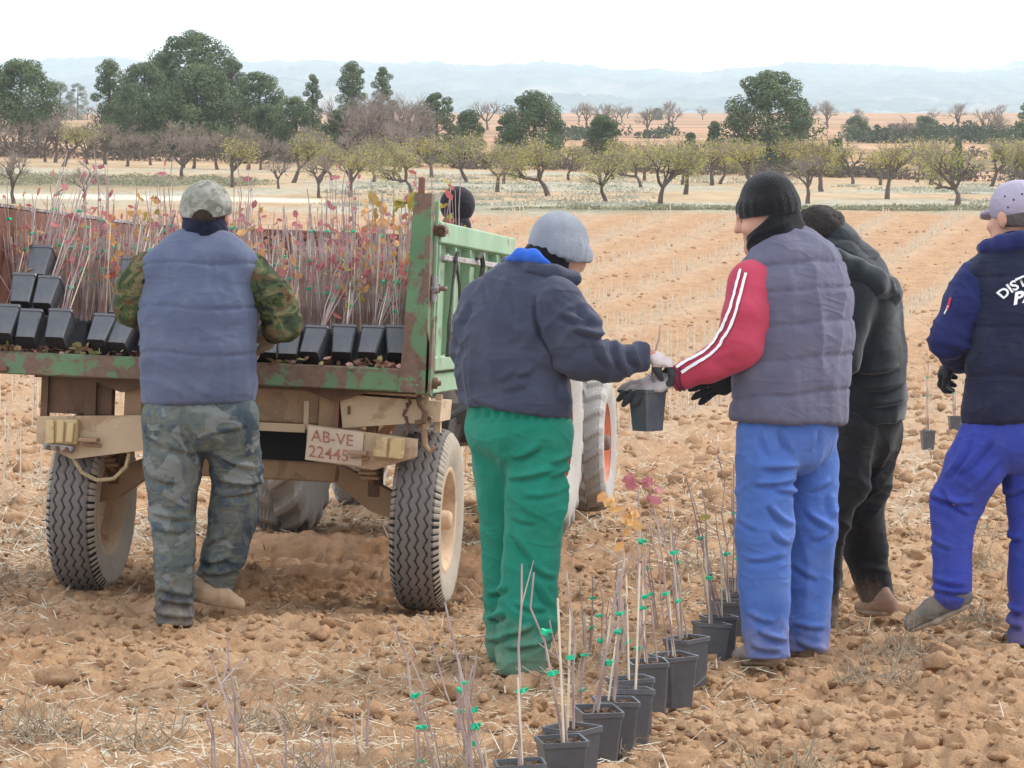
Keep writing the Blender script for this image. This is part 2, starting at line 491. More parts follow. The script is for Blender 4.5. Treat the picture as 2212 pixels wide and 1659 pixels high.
def surface_nets(fn, lo, hi, h):
    n = np.ceil((hi - lo) / h).astype(int) + 1
    ax = [lo[i] + h * np.arange(n[i]) for i in range(3)]
    # coarse pass marks the blocks near the surface
    D = np.full(n, 1.0, np.float32); c = 4
    cn = (n + c - 1) // c
    cc = [lo[i] + h * (np.arange(cn[i]) * c + (c - 1) / 2) for i in range(3)]
    CP = np.stack(np.meshgrid(*cc, indexing='ij'), -1).reshape(-1, 3)
    CD = fn(CP).reshape(cn)
    near = np.abs(CD) < h * c * 2.2
    sgn = np.repeat(np.repeat(np.repeat(np.where(CD < 0, -1., 1.), c, 0), c, 1), c, 2)[:n[0], :n[1], :n[2]]
    D[:] = sgn
    m = np.repeat(np.repeat(np.repeat(near, c, 0), c, 1), c, 2)[:n[0], :n[1], :n[2]]
    ii = np.argwhere(m)
    P = lo + h * ii
    D[m] = fn(P)
    ins = D < 0
    cs = ins[:-1, :-1, :-1].astype(np.int8)
    for a in (0, 1):
        for b in (0, 1):
            for d in (0, 1):
                if a or b or d: cs = cs + ins[a:n[0] - 1 + a, b:n[1] - 1 + b, d:n[2] - 1 + d]
    act = (cs > 0) & (cs < 8)
    cell = np.argwhere(act); vid = np.full(act.shape, -1, np.int64); vid[act] = np.arange(len(cell))
    corner = np.array([(a, b, d) for a in (0, 1) for b in (0, 1) for d in (0, 1)])
    val = np.stack([D[cell[:, 0] + o[0], cell[:, 1] + o[1], cell[:, 2] + o[2]] for o in corner], 1)
    acc = np.zeros((len(cell), 3)); cnt = np.zeros(len(cell))
    for i in range(8):
        for j in range(i + 1, 8):
            if np.abs(corner[i] - corner[j]).sum() != 1: continue
            x = (val[:, i] < 0) != (val[:, j] < 0)
            tt = np.where(x, val[:, i] / (val[:, i] - val[:, j] + 1e-12), 0)
            acc += np.where(x[:, None], corner[i] + tt[:, None] * (corner[j] - corner[i]), 0); cnt += x
    verts = lo + h * (cell + acc / cnt[:, None])
    faces = []
    for a in range(3):
        b, d = (a + 1) % 3, (a + 2) % 3
        s0 = [slice(0, n[i]) for i in range(3)]; s1 = list(s0)
        s0[a] = slice(0, n[a] - 1); s1[a] = slice(1, n[a])
        A, B = ins[tuple(s0)], ins[tuple(s1)]
        e = np.argwhere(A != B)
        ok = (e[:, b] > 0) & (e[:, d] > 0) & (e[:, b] < n[b] - 1) & (e[:, d] < n[d] - 1); e = e[ok]
        fl = A[e[:, 0], e[:, 1], e[:, 2]]
        def at(db, dd):
            q = e.copy(); q[:, b] += db; q[:, d] += dd; return vid[q[:, 0], q[:, 1], q[:, 2]]
        f = np.stack([at(-1, -1), at(0, -1), at(0, 0), at(-1, 0)], 1)
        f[~fl] = f[~fl][:, ::-1]
        faces.append(f)
    f = np.concatenate(faces); f = f[(f >= 0).all(1)]
    return verts, f
def grad(fn, p, e=.004):
    g = np.stack([fn(p + np.eye(3)[i] * e) - fn(p - np.eye(3)[i] * e) for i in range(3)], 1)
    return g / (np.linalg.norm(g, axis=1, keepdims=True) + 1e-9)
def ridged(q): return 1 - 2 * np.abs(vnoise(q))
def grow(name, prims, mat, person, h=.009, cuts=(), fold=None, mats=None, pick=None, smooth=True):
    """mesh the field as a child of person; fold(p) gives a displacement in metres"""
    fn = field(prims, cuts); lo, hi = bounds(prims)
    v, f = surface_nets(fn, lo, hi, h)
    n = grad(fn, v)
    for _ in range(1): v = v - n * np.clip(fn(v), -h, h)[:, None] * .8
    if fold is not None: v = v + n * fold(v)[:, None]
    mi = None
    if pick is not None: mi = pick(v[f].mean(1))
    base = np.array(person.location)
    o = mesh_obj(name, v - base, f, mat, person, smooth, mats, mi)
    fn.fold = fold
    return o, fn
def hit(fn, u, v, y0, y1, n=260, lift=0.0):
    """first point of the field met by the sight line through picture positions u, v (arrays)"""
    u = np.atleast_1d(np.asarray(u, float)); v = np.atleast_1d(np.asarray(v, float))
    Y = np.linspace(y0, y1, n)
    P = np.stack([(u[:, None] - 1106) / FV * Y, np.repeat(Y[None], len(u), 0), CAM_Z - (v[:, None] - 702) / FV * Y], -1)
    d = fn(P.reshape(-1, 3)).reshape(len(u), n)
    k = np.argmax(d < 0, 1); k = np.where((d < 0).any(1), k, np.argmin(d, 1))
    p = P[np.arange(len(u)), k]
    for _ in range(3): p = p - grad(fn, p) * fn(p)[:, None]
    f = getattr(fn, 'fold', None)
    return p + grad(fn, p) * (lift + (f(p)[:, None] if f is not None else 0))
def ribbon(name, fn, us, vs, half_u, half_v, y0, y1, mat, parent, base, lift=.004, sub=6):
    """flat band sewn on a garment, following picture positions"""
    us = np.asarray(us, float); vs = np.asarray(vs, float); n = (len(us) - 1) * sub + 1
    tt = np.linspace(0, len(us) - 1, n); uu = np.interp(tt, np.arange(len(us)), us); vv = np.interp(tt, np.arange(len(us)), vs)
    k = np.ones(5) / 5
    if n > 12:
        uu[2:-2] = np.convolve(uu, k, 'valid'); vv[2:-2] = np.convolve(vv, k, 'valid')
    du, dv = np.gradient(uu), np.gradient(vv); L = np.hypot(du, dv) + 1e-9
    a = hit(fn, uu - dv / L * half_u, vv + du / L * half_v, y0, y1, lift=lift)
    b = hit(fn, uu + dv / L * half_u, vv - du / L * half_v, y0, y1, lift=lift)
    P = np.empty((2 * n, 3)); P[0::2] = a; P[1::2] = b
    f = [(2 * i, 2 * i + 2, 2 * i + 3, 2 * i + 1) for i in range(n - 1)]
    return mesh_obj(name, P - base, np.array(f), mat, parent, True)
def glyphs(name, text, size, mat, xform, parent, bold=.0, subdiv=0):
    """printed lettering as thin geometry; xform maps font (x, y) arrays to world points"""
    cu = bpy.data.curves.new(name, 'FONT'); cu.body = text; cu.size = size; cu.fill_mode = 'BOTH'; cu.offset = bold; cu.resolution_u = 3
    cu.align_x = 'LEFT'
    o = bpy.data.objects.new(name, cu); COL.objects.link(o)
    dg = bpy.context.evaluated_depsgraph_get()
    me = bpy.data.meshes.new_from_object(o.evaluated_get(dg)); bpy.data.objects.remove(o)
    n = len(me.vertices); co = np.empty(n * 3, np.float32); me.vertices.foreach_get('co', co); co = co.reshape(-1, 3)
    me.vertices.foreach_set('co', np.ascontiguousarray(xform(co[:, 0], co[:, 1]), np.float32).ravel())
    me.materials.clear(); me.materials.append(mat); me.update()
    q = bpy.data.objects.new(name, me); COL.objects.link(q); q.parent = parent
    return q

def strokes(lines, conv, amp=.010, w=6.5):
    """creases placed one by one: each line is (x0, y0, x1, y1[, gain]) in a picture frame; ridge with a shadowed valley under it"""
    L = []
    for q in lines:
        a = conv(q[0], q[1]); b = conv(q[2], q[3]); L.append((np.array(a), np.array(b), q[4] if len(q) > 4 else 1.0))
    def fn(p):
        u = 1106 + p[:, 0] / p[:, 1] * FV; v = 702 + (CAM_Z - p[:, 2]) / p[:, 1] * FV
        q = np.stack([u, v], 1) + 2.5 * np.stack([vnoise(p * 9), vnoise(p * 9 + 7)], 1); out = np.zeros(len(p))
        for a, b, g in L:
            d = b - a; ln = math.hypot(*d); t = d / ln; n = np.array([-t[1], t[0]])
            if n[1] < 0: n = -n
            s = ((q - a) @ t) / ln; e = (q - a) @ n
            e = e - 5 * np.sin(np.pi * np.clip(s, 0, 1))                  # slight sag
            en = np.clip(1 - np.abs(2 * s - 1) ** 3, 0, 1) * (np.abs(s - .5) < .5)
            out += g * en * (amp * np.exp(-(e / w) ** 2) - amp * 1.15 * np.exp(-((e - 1.7 * w) / (w * .8)) ** 2))
        return out
    return fn
def both(*fs): return lambda p: sum(f(p) for f in fs)
# ================================================================== trees and scrub
def ground_at(u, v, y0=8.0, y1=2000.0):
    """where the sight line through (u, v) meets the land"""
    Y = np.exp(np.linspace(math.log(y0), math.log(y1), 4000))
    X = (u - 1106) / FV * Y; Z = CAM_Z - (v - 702) / FV * Y
    d = Z - GZ(X, Y); k = int(np.argmax(d < 0)) if (d < 0).any() else len(Y) - 1
    return np.array([X[k], Y[k], float(GZ(X[k], Y[k]))])

def leaf_quads(C, N, size, rs, aspect=1.0, tip=None):
    """C centres, N normals -> vertices and quads"""
    n = len(C); N = N / (np.linalg.norm(N, axis=1, keepdims=True) + 1e-9)
    a = rs.normal(size=(n, 3)); e = np.cross(N, a); e /= (np.linalg.norm(e, axis=1, keepdims=True) + 1e-9); g = np.cross(N, e)
    s = (size * (.6 + .8 * rs.random(n)))[:, None]
    v = np.stack([C - e * s * aspect, C - g * s * .5, C + e * s * aspect, C + g * s * .5], 1).reshape(-1, 3)
    return v, np.arange(4 * n).reshape(n, 4)
M_PINE = None
def mat_leaf(name, stops, scale=.9, trans=.25, rough=.75):
    t = NT(name); co = t.coord()
    f = t.math('ADD', t.math('MULTIPLY', t.noise(co, scale, 3), .6), t.math('MULTIPLY', t.noise(co, scale * 9, 2), .4))
    c = t.ramp(f, stops); t.col(c).set(rough, .2)
    tr = t.node('BsdfTranslucent'); t.l.new(c, tr.inputs[0])
    mx = t.node('MixShader'); mx.inputs[0].default_value = trans
    t.l.new(t.b.outputs[0], mx.inputs[1]); t.l.new(tr.outputs[0], mx.inputs[2]); t.l.new(mx.outputs[0], t.out.inputs[0])
    return t.m
M_PINE = mat_leaf('pine_needles', [(.32, (.062, .095, .052)), (.5, (.115, .155, .072)), (.66, (.19, .23, .10))], .42, .2)
M_BARK = mat_plain('grey_brown_bark', (.10, .075, .06), .95, .35, 9, bump=.4, bscale=30)
M_BARKD = mat_plain('dark_almond_bark', (.125, .095, .078), .95, .35, 9)
M_TWIG = mat_plain('grey_twig', (.27, .215, .18), .95, .25, 6)
M_ALM = mat_leaf('yellow_green_leaf', [(.28, (.24, .25, .075)), (.5, (.43, .42, .14)), (.72, (.60, .54, .19))], .7, .35)
M_ALMY = mat_leaf('yellow_leaf', [(.28, (.30, .28, .06)), (.5, (.50, .46, .11)), (.72, (.66, .58, .16))], .7, .4)
M_SCRUB = mat_leaf('dull_scrub', [(.3, (.06, .055, .04)), (.5, (.13, .105, .08)), (.7, (.21, .17, .13))], .8, .15)
M_SCRUBG = mat_leaf('dark_green_scrub', [(.3, (.03, .045, .025)), (.5, (.065, .085, .045)), (.7, (.12, .13, .08))], .8, .15)

def pine(name, label, u, top_v, width_v, Y, seed, group='pines beyond the orchard', narrow=.0, trunk_show=.16, base=None, lean=0, puffs=None, flat=.0):
    rs = np.random.default_rng(seed)
    X = (u - 1106) / FV * Y; z0 = float(GZ(X, Y)); H = CAM_Z - (top_v - 702) / FV * Y - z0; Rw = width_v * 1.1 / FV * Y / 2
    root = empty(name, (X, Y, z0 - .1)); tag(root, label, 'pine tree', group)
    n = puffs or int(26 + 7 * Rw); n = min(n, 64)
    C = []; Rp = []
    for i in range(n):
        h = trunk_show + (1 - trunk_show) * (i + .5) / n
        q = (h - trunk_show) / (1 - trunk_show)
        # broad in the lower middle, domed top, lumpy
        prof = math.sqrt(max(.03, 1 - ((q - .38) / .66) ** 2)) * (1 - narrow * q)
        a = i * 2.4 + rs.normal() * .5; r = Rw * prof * (.30 + .66 * math.sqrt(rs.random())) * .86
        pr = Rw * (.20 + .20 * rs.random()) * (1 - .30 * q) + .12
        C.append((math.cos(a) * r + lean * q, math.sin(a) * r, H * h * .97 - pr * .5)); Rp.append(pr)
    C.append((lean, 0, H - Rp[-1] * .8)); Rp.append(Rp[-1]); C = np.array(C); Rp = np.array(Rp)
    k = 340
    d = rs.normal(size=(len(C) * k, 3)); d /= np.linalg.norm(d, axis=1, keepdims=True)
    rad = np.repeat(Rp, k) * (.55 + .5 * rs.random(len(d)) ** .5)
    pts = np.repeat(C, k, 0) + d * rad[:, None] * np.array([1.05, 1.05, .72])
    nv = d + rs.normal(size=d.shape) * .45 + np.array([0, 0, .35])
    v, f = leaf_quads(pts, nv, Rw * .020 + .045, rs, 1.0)
    mesh_obj('crown', v, f, M_PINE, root)
    m = MB(); tr = max(.10, H * .022)
    spine = [(0, 0, -.2), (lean * .2 + .05 * Rw * rs.normal() * .3, 0, H * .35), (lean * .6, .04 * Rw, H * .65), (lean, 0, H * .9)]
    m.tube(spine, [tr * 1.25, tr, tr * .7, tr * .3], 8)
    for i in range(0, len(C), 3):
        q = min(.85, max(.12, (C[i][2] / H) - .10)); s = np.array(spine); zz = q * H
        b = np.array([np.interp(zz, s[:, 2], s[:, 0]), np.interp(zz, s[:, 2], s[:, 1]), zz])
        m.tube([b, (b + C[i]) / 2 + np.array([0, 0, -.06 * H * .3]), C[i]], [tr * .4, tr * .28, tr * .1], 5)
    m.build('trunk', M_BARK, root, True)
    return root

pine_list = [
 (45, 120, 165, 262, 1, dict(trunk_show=.34), 'broad dark pine with bare trunk at the far left edge'),
 (236, 122, 95, 268, 2, dict(narrow=.45, trunk_show=.05), 'tall narrow pine beside the big pine cluster, its left end'),
 (312, 128, 150, 275, 3, dict(trunk_show=.08), 'dark pine between the narrow pine and the tallest pine'),
 (418, 60, 200, 285, 4, dict(trunk_show=.22, puffs=110), 'tallest spreading pine with open crown at the top of the cluster'),
 (425, 132, 180, 262, 5, dict(trunk_show=.08, puffs=100), 'lighter green bushy pine standing before the tallest pine'),
 (560, 150, 125, 275, 6, dict(trunk_show=.1), 'mid-sized pine at the cluster\'s right shoulder'),
 (640, 204, 105, 256, 7, dict(trunk_show=.03), 'low rounded bright green pine right of the cluster'),
 (572, 218, 80, 258, 8, dict(trunk_show=.03), 'low pale green pine below the cluster\'s right shoulder'),
 (675, 157, 46, 300, 9, dict(narrow=.2, trunk_show=.2), 'slim lone pine against the blue hills'),
 (762, 127, 92, 295, 10, dict(narrow=.2, trunk_show=.1), 'taller of the paired pines above the grey bare trees'),
 (826, 141, 62, 296, 11, dict(narrow=.2, trunk_show=.15), 'shorter of the paired pines above the grey bare trees'),
 (944, 196, 100, 262, 12, dict(trunk_show=.06), 'rounded green pine right of the grey bare trees'),
 (1014, 232, 74, 268, 13, dict(trunk_show=.08), 'small pale pine beside the rounded green pine'),
 (1155, 191, 150, 262, 14, dict(trunk_show=.06), 'wide dome-shaped pine near the middle of the tree line'),
 (1302, 243, 82, 270, 15, dict(trunk_show=.12), 'small dark pine with flat crown between the two domed pines'),
 (1660, 147, 205, 265, 16, dict(trunk_show=.05, puffs=110), 'great lone rounded pine standing out on the right'),
 (1543, 258, 44, 262, 17, dict(narrow=.4, trunk_show=.03), 'young pointed pine just left of the great lone pine'),
 (1492, 282, 40, 255, 18, dict(narrow=.5, trunk_show=.02), 'smallest young pine among the almond tops'),
 (2225, 205, 60, 330, 19, dict(trunk_show=.1), 'dark pine cut by the right picture edge'),
 (1805, 296, 50, 240, 20, dict(narrow=.4, trunk_show=.02), 'young pine behind the yellow almonds, right of the great pine'),
 (2070, 300, 36, 240, 21, dict(narrow=.4, trunk_show=.02), 'young pine showing between two almonds on the far right'),
 (728, 232, 66, 250, 22, dict(trunk_show=.04), 'dull green low pine left of the grey bare trees'),
 (285, 175, 110, 260, 23, dict(trunk_show=.03), 'low dark pine in front at the cluster\'s left'),
 (500, 118, 95, 280, 24, dict(trunk_show=.12), 'pine filling the gap right of the tallest pine'),
 (355, 110, 110, 283, 25, dict(trunk_show=.12), 'pine leaning against the tallest pine\'s left side'),
 (1100, 238, 60, 264, 26, dict(trunk_show=.03), 'low bush-like pine at the foot of the wide domed pine'),
]
for (u, tv, w, Y, sd_, kw, lab) in pine_list: pine('pine_tree', lab, u, tv, w, Y, sd_, **kw)

def nth(k):
    w = ['first', 'second', 'third', 'fourth', 'fifth', 'sixth', 'seventh', 'eighth', 'ninth', 'tenth', 'eleventh', 'twelfth', 'thirteenth', 'fourteenth', 'fifteenth', 'sixteenth', 'seventeenth', 'eighteenth', 'nineteenth', 'twentieth', 'twenty-first', 'twenty-second']
    return w[k]
# almond trees -----------------------------------------------------
def almond_meshes(seed, bare=0.0, leaf_mat=None, H=3.2, spread=1.0, leaves=1500, twig_mat=None):
    rs = np.random.default_rng(seed); m = MB(); tips = []; tw = MB()
    def grow_b(p, d, L, r, lev):
        n = 3; pts = [p]; dd = d.copy()
        for i in range(n):
            dd = norm(dd + rs.normal(size=3) * .20 + np.array([0, 0, .10 if lev < 2 else .02])); pts.append(pts[-1] + dd * L / n)
        rr = np.linspace(r, r * .55, n + 1)
        (m if lev < 3 else tw).tube(pts, list(rr), 6 if lev < 2 else 4, caps=False)
        if lev >= 3: tips.append((pts[-1], dd)); tips.append((pts[-2], dd)); return
        for k in range([3, 3, 4][lev] if lev else 4):
            a = rs.random() * 2 * math.pi; t = .55 + .45 * rs.random() if lev else 1.0
            b = pts[-1] if t > .9 else pts[2]
            o = norm(np.cross(dd, [math.cos(a), math.sin(a), .3])); sp = (.75 if lev == 0 else .65)
            nd = dd * (1 - .25 * sp) + o * sp * spread + np.array([0, 0, .18]); nd[2] = max(nd[2], .12 + .25 * (lev < 2)); nd = norm(nd)
            grow_b(b, nd, L * (.95 if lev == 0 else .68) * (.8 + .4 * rs.random()), r * .58, lev + 1)
    grow_b(np.array([0, 0, -.1]), norm(np.array([rs.normal() * .12, rs.normal() * .12, 1])), .78, .105, 0)
    tp = np.array([t[0] for t in tips]); sc_ = H / max(1e-3, tp[:, 2].max())
    for (b, d) in tips:                       # fine twigs
        for k in range(4):
            e = norm(d + rs.normal(size=3) * .5 + np.array([0, 0, .15])); L = .22 + .25 * rs.random()
            tw.tube([b, b + e * L], [.007, .003], 3, caps=False)
    lim = m.mesh('limbs', M_BARKD, True); twg = tw.mesh('twigs', twig_mat or M_TWIG)
    lv = None
    if bare < 1:
        n = int(leaves * (1 - bare)); i = rs.integers(0, len(tp), n)
        C = tp[i] + rs.normal(size=(n, 3)) * np.array([.21, .21, .19]); nv = rs.normal(size=(n, 3))
        v, f = leaf_quads(C, nv, .033, rs, 1.3)
        o = mesh_obj('crown', v, f, leaf_mat or M_ALM); lv = o.data; bpy.data.objects.remove(o)
    for me in (lim, twg, lv):
        if me: me.transform(Matrix.Diagonal((sc_ * 1.12, sc_ * 1.12, sc_, 1)))
    return lim, twg, lv
ALM = [almond_meshes(s, .0, M_ALM) for s in (31, 32, 33, 34)] + [almond_meshes(35, .35, M_ALMY), almond_meshes(36, .3, M_ALMY)]
BARE = [almond_meshes(s, 1.0, twig_mat=M_TWIG) for s in (41, 42)] + [almond_meshes(43, .88, M_ALM)]
def almond(pos, H, var, rz, label, group, name='almond_tree'):
    lim, tw, lv = var
    root = empty(name, tuple(pos), (0, 0, rz)); tag(root, label, 'tree', group)
    s = H / 3.2
    for nm, me in (('trunk', lim), ('twigs', tw), ('crown', lv)):
        if me: link_mesh(nm, me, root, sc=(s, s, s))
    return root
front = [  # u, base v, top v, variant, words
 (1425, 447, 298, ALM[0], 'almond tree with Y-shaped trunk left of the red-sleeved worker\'s hat'),
 (1310, 436, 318, ALM[1], 'thin young almond tree between two forked almonds'),
 (1185, 424, 300, ALM[2], 'almond tree with trunk split in three above the grey hat'),
 (1480, 420, 305, ALM[3], 'broad almond tree with U-shaped fork'),
 (1745, 440, 330, BARE[2], 'nearly bare almond with low fork beside the black hat'),
 (1775, 414, 300, ALM[4], 'thick-trunked almond behind the nearly bare one'),
 (1916, 430, 300, ALM[5], 'tall yellowing almond with single straight trunk'),
 (2066, 444, 305, ALM[1], 'almond with wide curved fork left of the pale cap'),
 (2205, 420, 290, ALM[0], 'almond cut off by the right picture edge'),
 (890, 418, 320, ALM[2], 'almond with crooked open fork left of the trailer post'),
 (757, 426, 322, ALM[5], 'almond with bent trunk leaning over the saplings'),
 (690, 428, 335, BARE[2], 'slanting thin almond with few leaves'),
 (602, 408, 330, BARE[1], 'dark stubby almond trunk with broken crown'),
 (390, 388, 290, BARE[0], 'bare grey almond behind the worker\'s cap'),
 (500, 405, 300, ALM[4], 'bright yellow small almond right of the worker\'s cap'),
 (135, 360, 270, ALM[3], 'pale green almond on the tan field edge'),
 (30, 440, 330, BARE[0], 'bare twisted almond at the left edge by the track'),
 (185, 440, 345, BARE[1], 'bare low almond beside the track'),
 (1075, 415, 298, ALM[0], 'almond with arching limbs right of the trailer post'),
 (1620, 408, 300, ALM[5], 'yellowish almond left of the black hat'),
 (1385, 405, 318, ALM[2], 'almond half hidden behind the Y-shaped one'),
 (1555, 398, 310, ALM[1], 'leaning almond behind the U-shaped fork'),
 (2010, 400, 302, ALM[4], 'yellow-green almond in the second row by the red bank'),
]
for i, (u, bv, tv, var, lab) in enumerate(front):
    g = ground_at(u, bv); H = (bv - tv) / FV * g[1] * .94
    almond(g, H, var, i * 1.7, lab, 'almond trees in the front rows of the orchard')
rs = np.random.default_rng(5)
for i in range(22):
    u = 640 + i * 75 + rs.normal() * 10; bv = 384 + rs.random() * 16 + (u - 1100) * .004
    g = ground_at(u, bv); almond(g, 2.3 + rs.random() * .9, ALM[int(rs.integers(0, 6))], rs.random() * 6, 'small almond tree in the orchard\'s back rows, %s counted from the left' % nth(i), 'almond trees in the back rows')
for i in range(19):
    u = -20 + i * 49 + rs.normal() * 12; bv = 344 + .033 * u + rs.random() * 10
    g = ground_at(u, min(bv, 372)); almond(g, 2.2 + rs.random() * 1.2, BARE[int(rs.integers(0, 3))], rs.random() * 6, 'bare greyish tree along the tan field\'s far edge, %s from the left' % nth(i), 'bare trees along the tan field', 'bare_tree')
for i, (u, tv, Y) in enumerate(((775, 222, 246), (812, 210, 252), (852, 212, 248), (884, 222, 244), (795, 235, 240), (868, 238, 241))):
    X = (u - 1106) / FV * Y; z = float(GZ(X, Y)); almond((X, Y, z), CAM_Z - (tv - 702) / FV * Y - z, BARE[i % 2], i * 2.1, 'tall grey leafless tree in the clump below the paired pines, %s from the left' % nth([0, 2, 3, 5, 1, 4][i]), 'grey leafless clump', 'bare_tree')
for i in range(70):
    u = rs.random() * 2300 - 50; Y = 430 + 600 * rs.random(); X = (u - 1106) / FV * Y
    almond((X, Y, float(GZ(X, Y))), 3.6 + rs.random() * 2, BARE[int(rs.integers(0, 3))], rs.random() * 6, 'tiny bare tree in the far reddish fields', 'tiny trees in the far fields', 'bare_tree')
# scrub ------------------------------------------------------------
def scrub(name, label, spots, mat, n_per, size, rs, tall=1.0):
    C = []
    for (x, y, r, h) in spots:
        d = rs.normal(size=(n_per, 3)); d /= np.linalg.norm(d, axis=1, keepdims=True)
        q = d * (rs.random((n_per, 1)) ** .4) * np.array([r, r, h]); q[:, 2] = np.abs(q[:, 2])
        C.append(q + np.array([x, y, float(GZ(x, y))]))
    C = np.concatenate(C); v, f = leaf_quads(C, rs.normal(size=C.shape), size, rs, 1.2)
    return tag(mesh_obj(name, v, f, mat), label, 'scrub', kind='stuff')
sp = []
for i in range(150):
    u = -40 + rs.random() * 2300; Y = 234 + rs.random() * 14; sp.append(((u - 1106) / FV * Y, Y, .9 + rs.random() * 1.3, .9 + 1.4 * rs.random() * (1.0 if u < 950 else .55)))
scrub('undergrowth', 'tangled brown scrub behind the orchard', sp, M_SCRUB, 120, .13, rs)
sp = []
for i in range(60):
    u = 1850 + rs.random() * 420 if i < 36 else rs.random() * 1500; Y = 430 + rs.random() * 90; sp.append(((u - 1106) / FV * Y, Y, 2 + rs.random() * 3.5, 1.2 + 1.6 * rs.random()))
scrub('undergrowth', 'dark bushy strips between the far reddish fields', sp, M_SCRUBG, 130, .35, rs)
M_WEED = mat_leaf('grey_flowering_weed', [(.3, (.22, .23, .14)), (.5, (.38, .38, .30)), (.7, (.60, .60, .56))], 1.5, .2)
M_GRASS = mat_leaf('grey_green_grass', [(.3, (.17, .18, .10)), (.5, (.29, .285, .18)), (.7, (.44, .41, .30))], 1.2, .2)
sp = []
for i in range(330):
    Y = 136 + 88 * rs.random() ** 1.2; u = 560 + rs.random() * 1720; x = (u - 1106) / FV * Y
    if vnoise(np.array([[x * .07, Y * .05, 3.]]))[0] > -.15: sp.append((x, Y, .7 + 2.2 * rs.random(), .10 + .12 * rs.random()))
scrub('weeds', 'pale grey flowering weeds under the almond trees', sp, M_WEED, 90, .075, rs)
sp = []
for i in range(120):
    u = 1000 + (rs.random() ** .6) * 1260; x = (u - 1106) / FV * 132; sp.append((x, 131 + rs.random() * 4 - .04 * x, .4 + rs.random() * 1.2, .05 + .20 * rs.random() ** 2))
for i in range(110):
    u = -60 + rs.random() * 620; Y = 170 + rs.random() * 18; sp.append(((u - 1106) / FV * Y, Y, .8 + rs.random() * 1.2, .15 + .25 * rs.random()))
scrub('grass', 'grey-green grass strip along the field edge', sp, M_GRASS, 90, .075, rs)
sp = []
for i in range(90):
    u = 700 + rs.random() * 1560; Y = 262 + rs.random() * 130; sp.append(((u - 1106) / FV * Y, Y, 1 + rs.random() * 2, .5 + .8 * rs.random()))
scrub('undergrowth', 'low dark bushes on the terraces behind the orchard', sp, M_SCRUB, 90, .2, rs)
for i, (u, v, w) in enumerate(((1852, 267, 70), (2000, 270, 80), (1730, 268, 50), (1420, 240, 30), (130, 190, 60), (168, 192, 50), (560, 235, 60), (1300, 262, 40))):
    Y = 470 if v > 240 else 900
    pine('green_bush', 'round dark evergreen bush %s' % ['in the scrub strip, left one', 'in the scrub strip, larger right one', 'just right of the great pine', 'small on the far plain', 'far left on the plain', 'second on the far left plain', 'seen through the pine cluster', 'on the red terrace'][i], u, v - w * .28, w, Y, 70 + i, 'evergreen bushes on the far plain', trunk_show=.0, puffs=26)
# ================================================================== trailer
def mat_rusty(name, paint, rust, amt=.5, scale=6, dust=None, dust_amt=.4, rough=.7):
    t = NT(name); co = t.coord()
    n = t.noise(co, scale, 7, .68, .6)
    p2 = t.ramp(t.noise(co, 3, 4), [(.3, tuple(x * .8 for x in paint)), (.7, tuple(min(1, x * 1.2) for x in paint))])
    r2 = t.ramp(t.noise(co, 30, 4), [(.3, tuple(x * .65 for x in rust)), (.7, tuple(x * 1.3 for x in rust))])
    col = t.mix(t.ramp(n, [(.62 - amt * .3, (0, 0, 0)), (.66 - amt * .3, (1, 1, 1))]), p2, r2)
    col = t.mix(t.ramp(t.noise(t.coord(scale=(1, 1, 4)), 22, 5, .7), [(.62, (0, 0, 0)), (.70, (.7, .7, .7))]), col, tuple(min(1, x * 1.7 + .05) for x in paint))
    if dust: col = t.mix(t.ramp(t.noise(co, 4, 6, .7), [(.35, (dust_amt * .4,) * 3), (.7, (dust_amt,) * 3)]), col, dust)
    t.col(col).set(rough, .3); t.bump(t.math('ADD', n, t.math('MULTIPLY', t.noise(co, 90, 3), .4)), .25, .006)
    return t.m
M_GREEN = mat_rusty('worn_green_paint', (.075, .20, .095), (.135, .075, .055), .52, 5, (.36, .27, .19), .25)
M_GREEN2 = mat_rusty('faded_green_paint', (.20, .37, .22), (.15, .10, .06), .12, 6, (.45, .45, .33), .45)
M_RUST = mat_rusty('red_rust', (.20, .085, .055), (.13, .05, .035), .5, 4, (.34, .17, .12), .4)
M_FRAME = mat_rusty('dusty_brown_frame', (.27, .165, .095), (.13, .075, .05), .35, 4, (.48, .33, .20), .65, .9)
M_DUSTPLATE = mat_rusty('sand_dusted_steel', (.50, .37, .24), (.33, .21, .12), .25, 5, (.58, .44, .30), .6, .9)
M_DARKFRAME = mat_rusty('dark_brown_steel', (.12, .065, .045), (.08, .045, .03), .4, 5, (.28, .18, .11), .4, .9)
M_STEEL = mat_rusty('bare_steel', (.36, .34, .33), (.18, .10, .07), .3, 20, None, 0, .5)
M_LAMP = mat_rusty('faded_lamp_block', (.58, .42, .20), (.36, .24, .12), .3, 9, (.6, .48, .3), .5, .8)
M_PLATE = mat_rusty('cream_plate', (.62, .50, .38), (.45, .33, .23), .12, 6, (.55, .42, .31), .35, .75)
M_PLATETXT = mat_plain('red_plate_letters', (.40, .17, .12), .8, .3, 40)
M_ROPE = mat_plain('dark_rope', (.09, .08, .075), .95, .3, 90, bump=.6, bscale=240)
M_ROPE2 = mat_plain('straw_rope', (.42, .32, .18), .95, .3, 90)

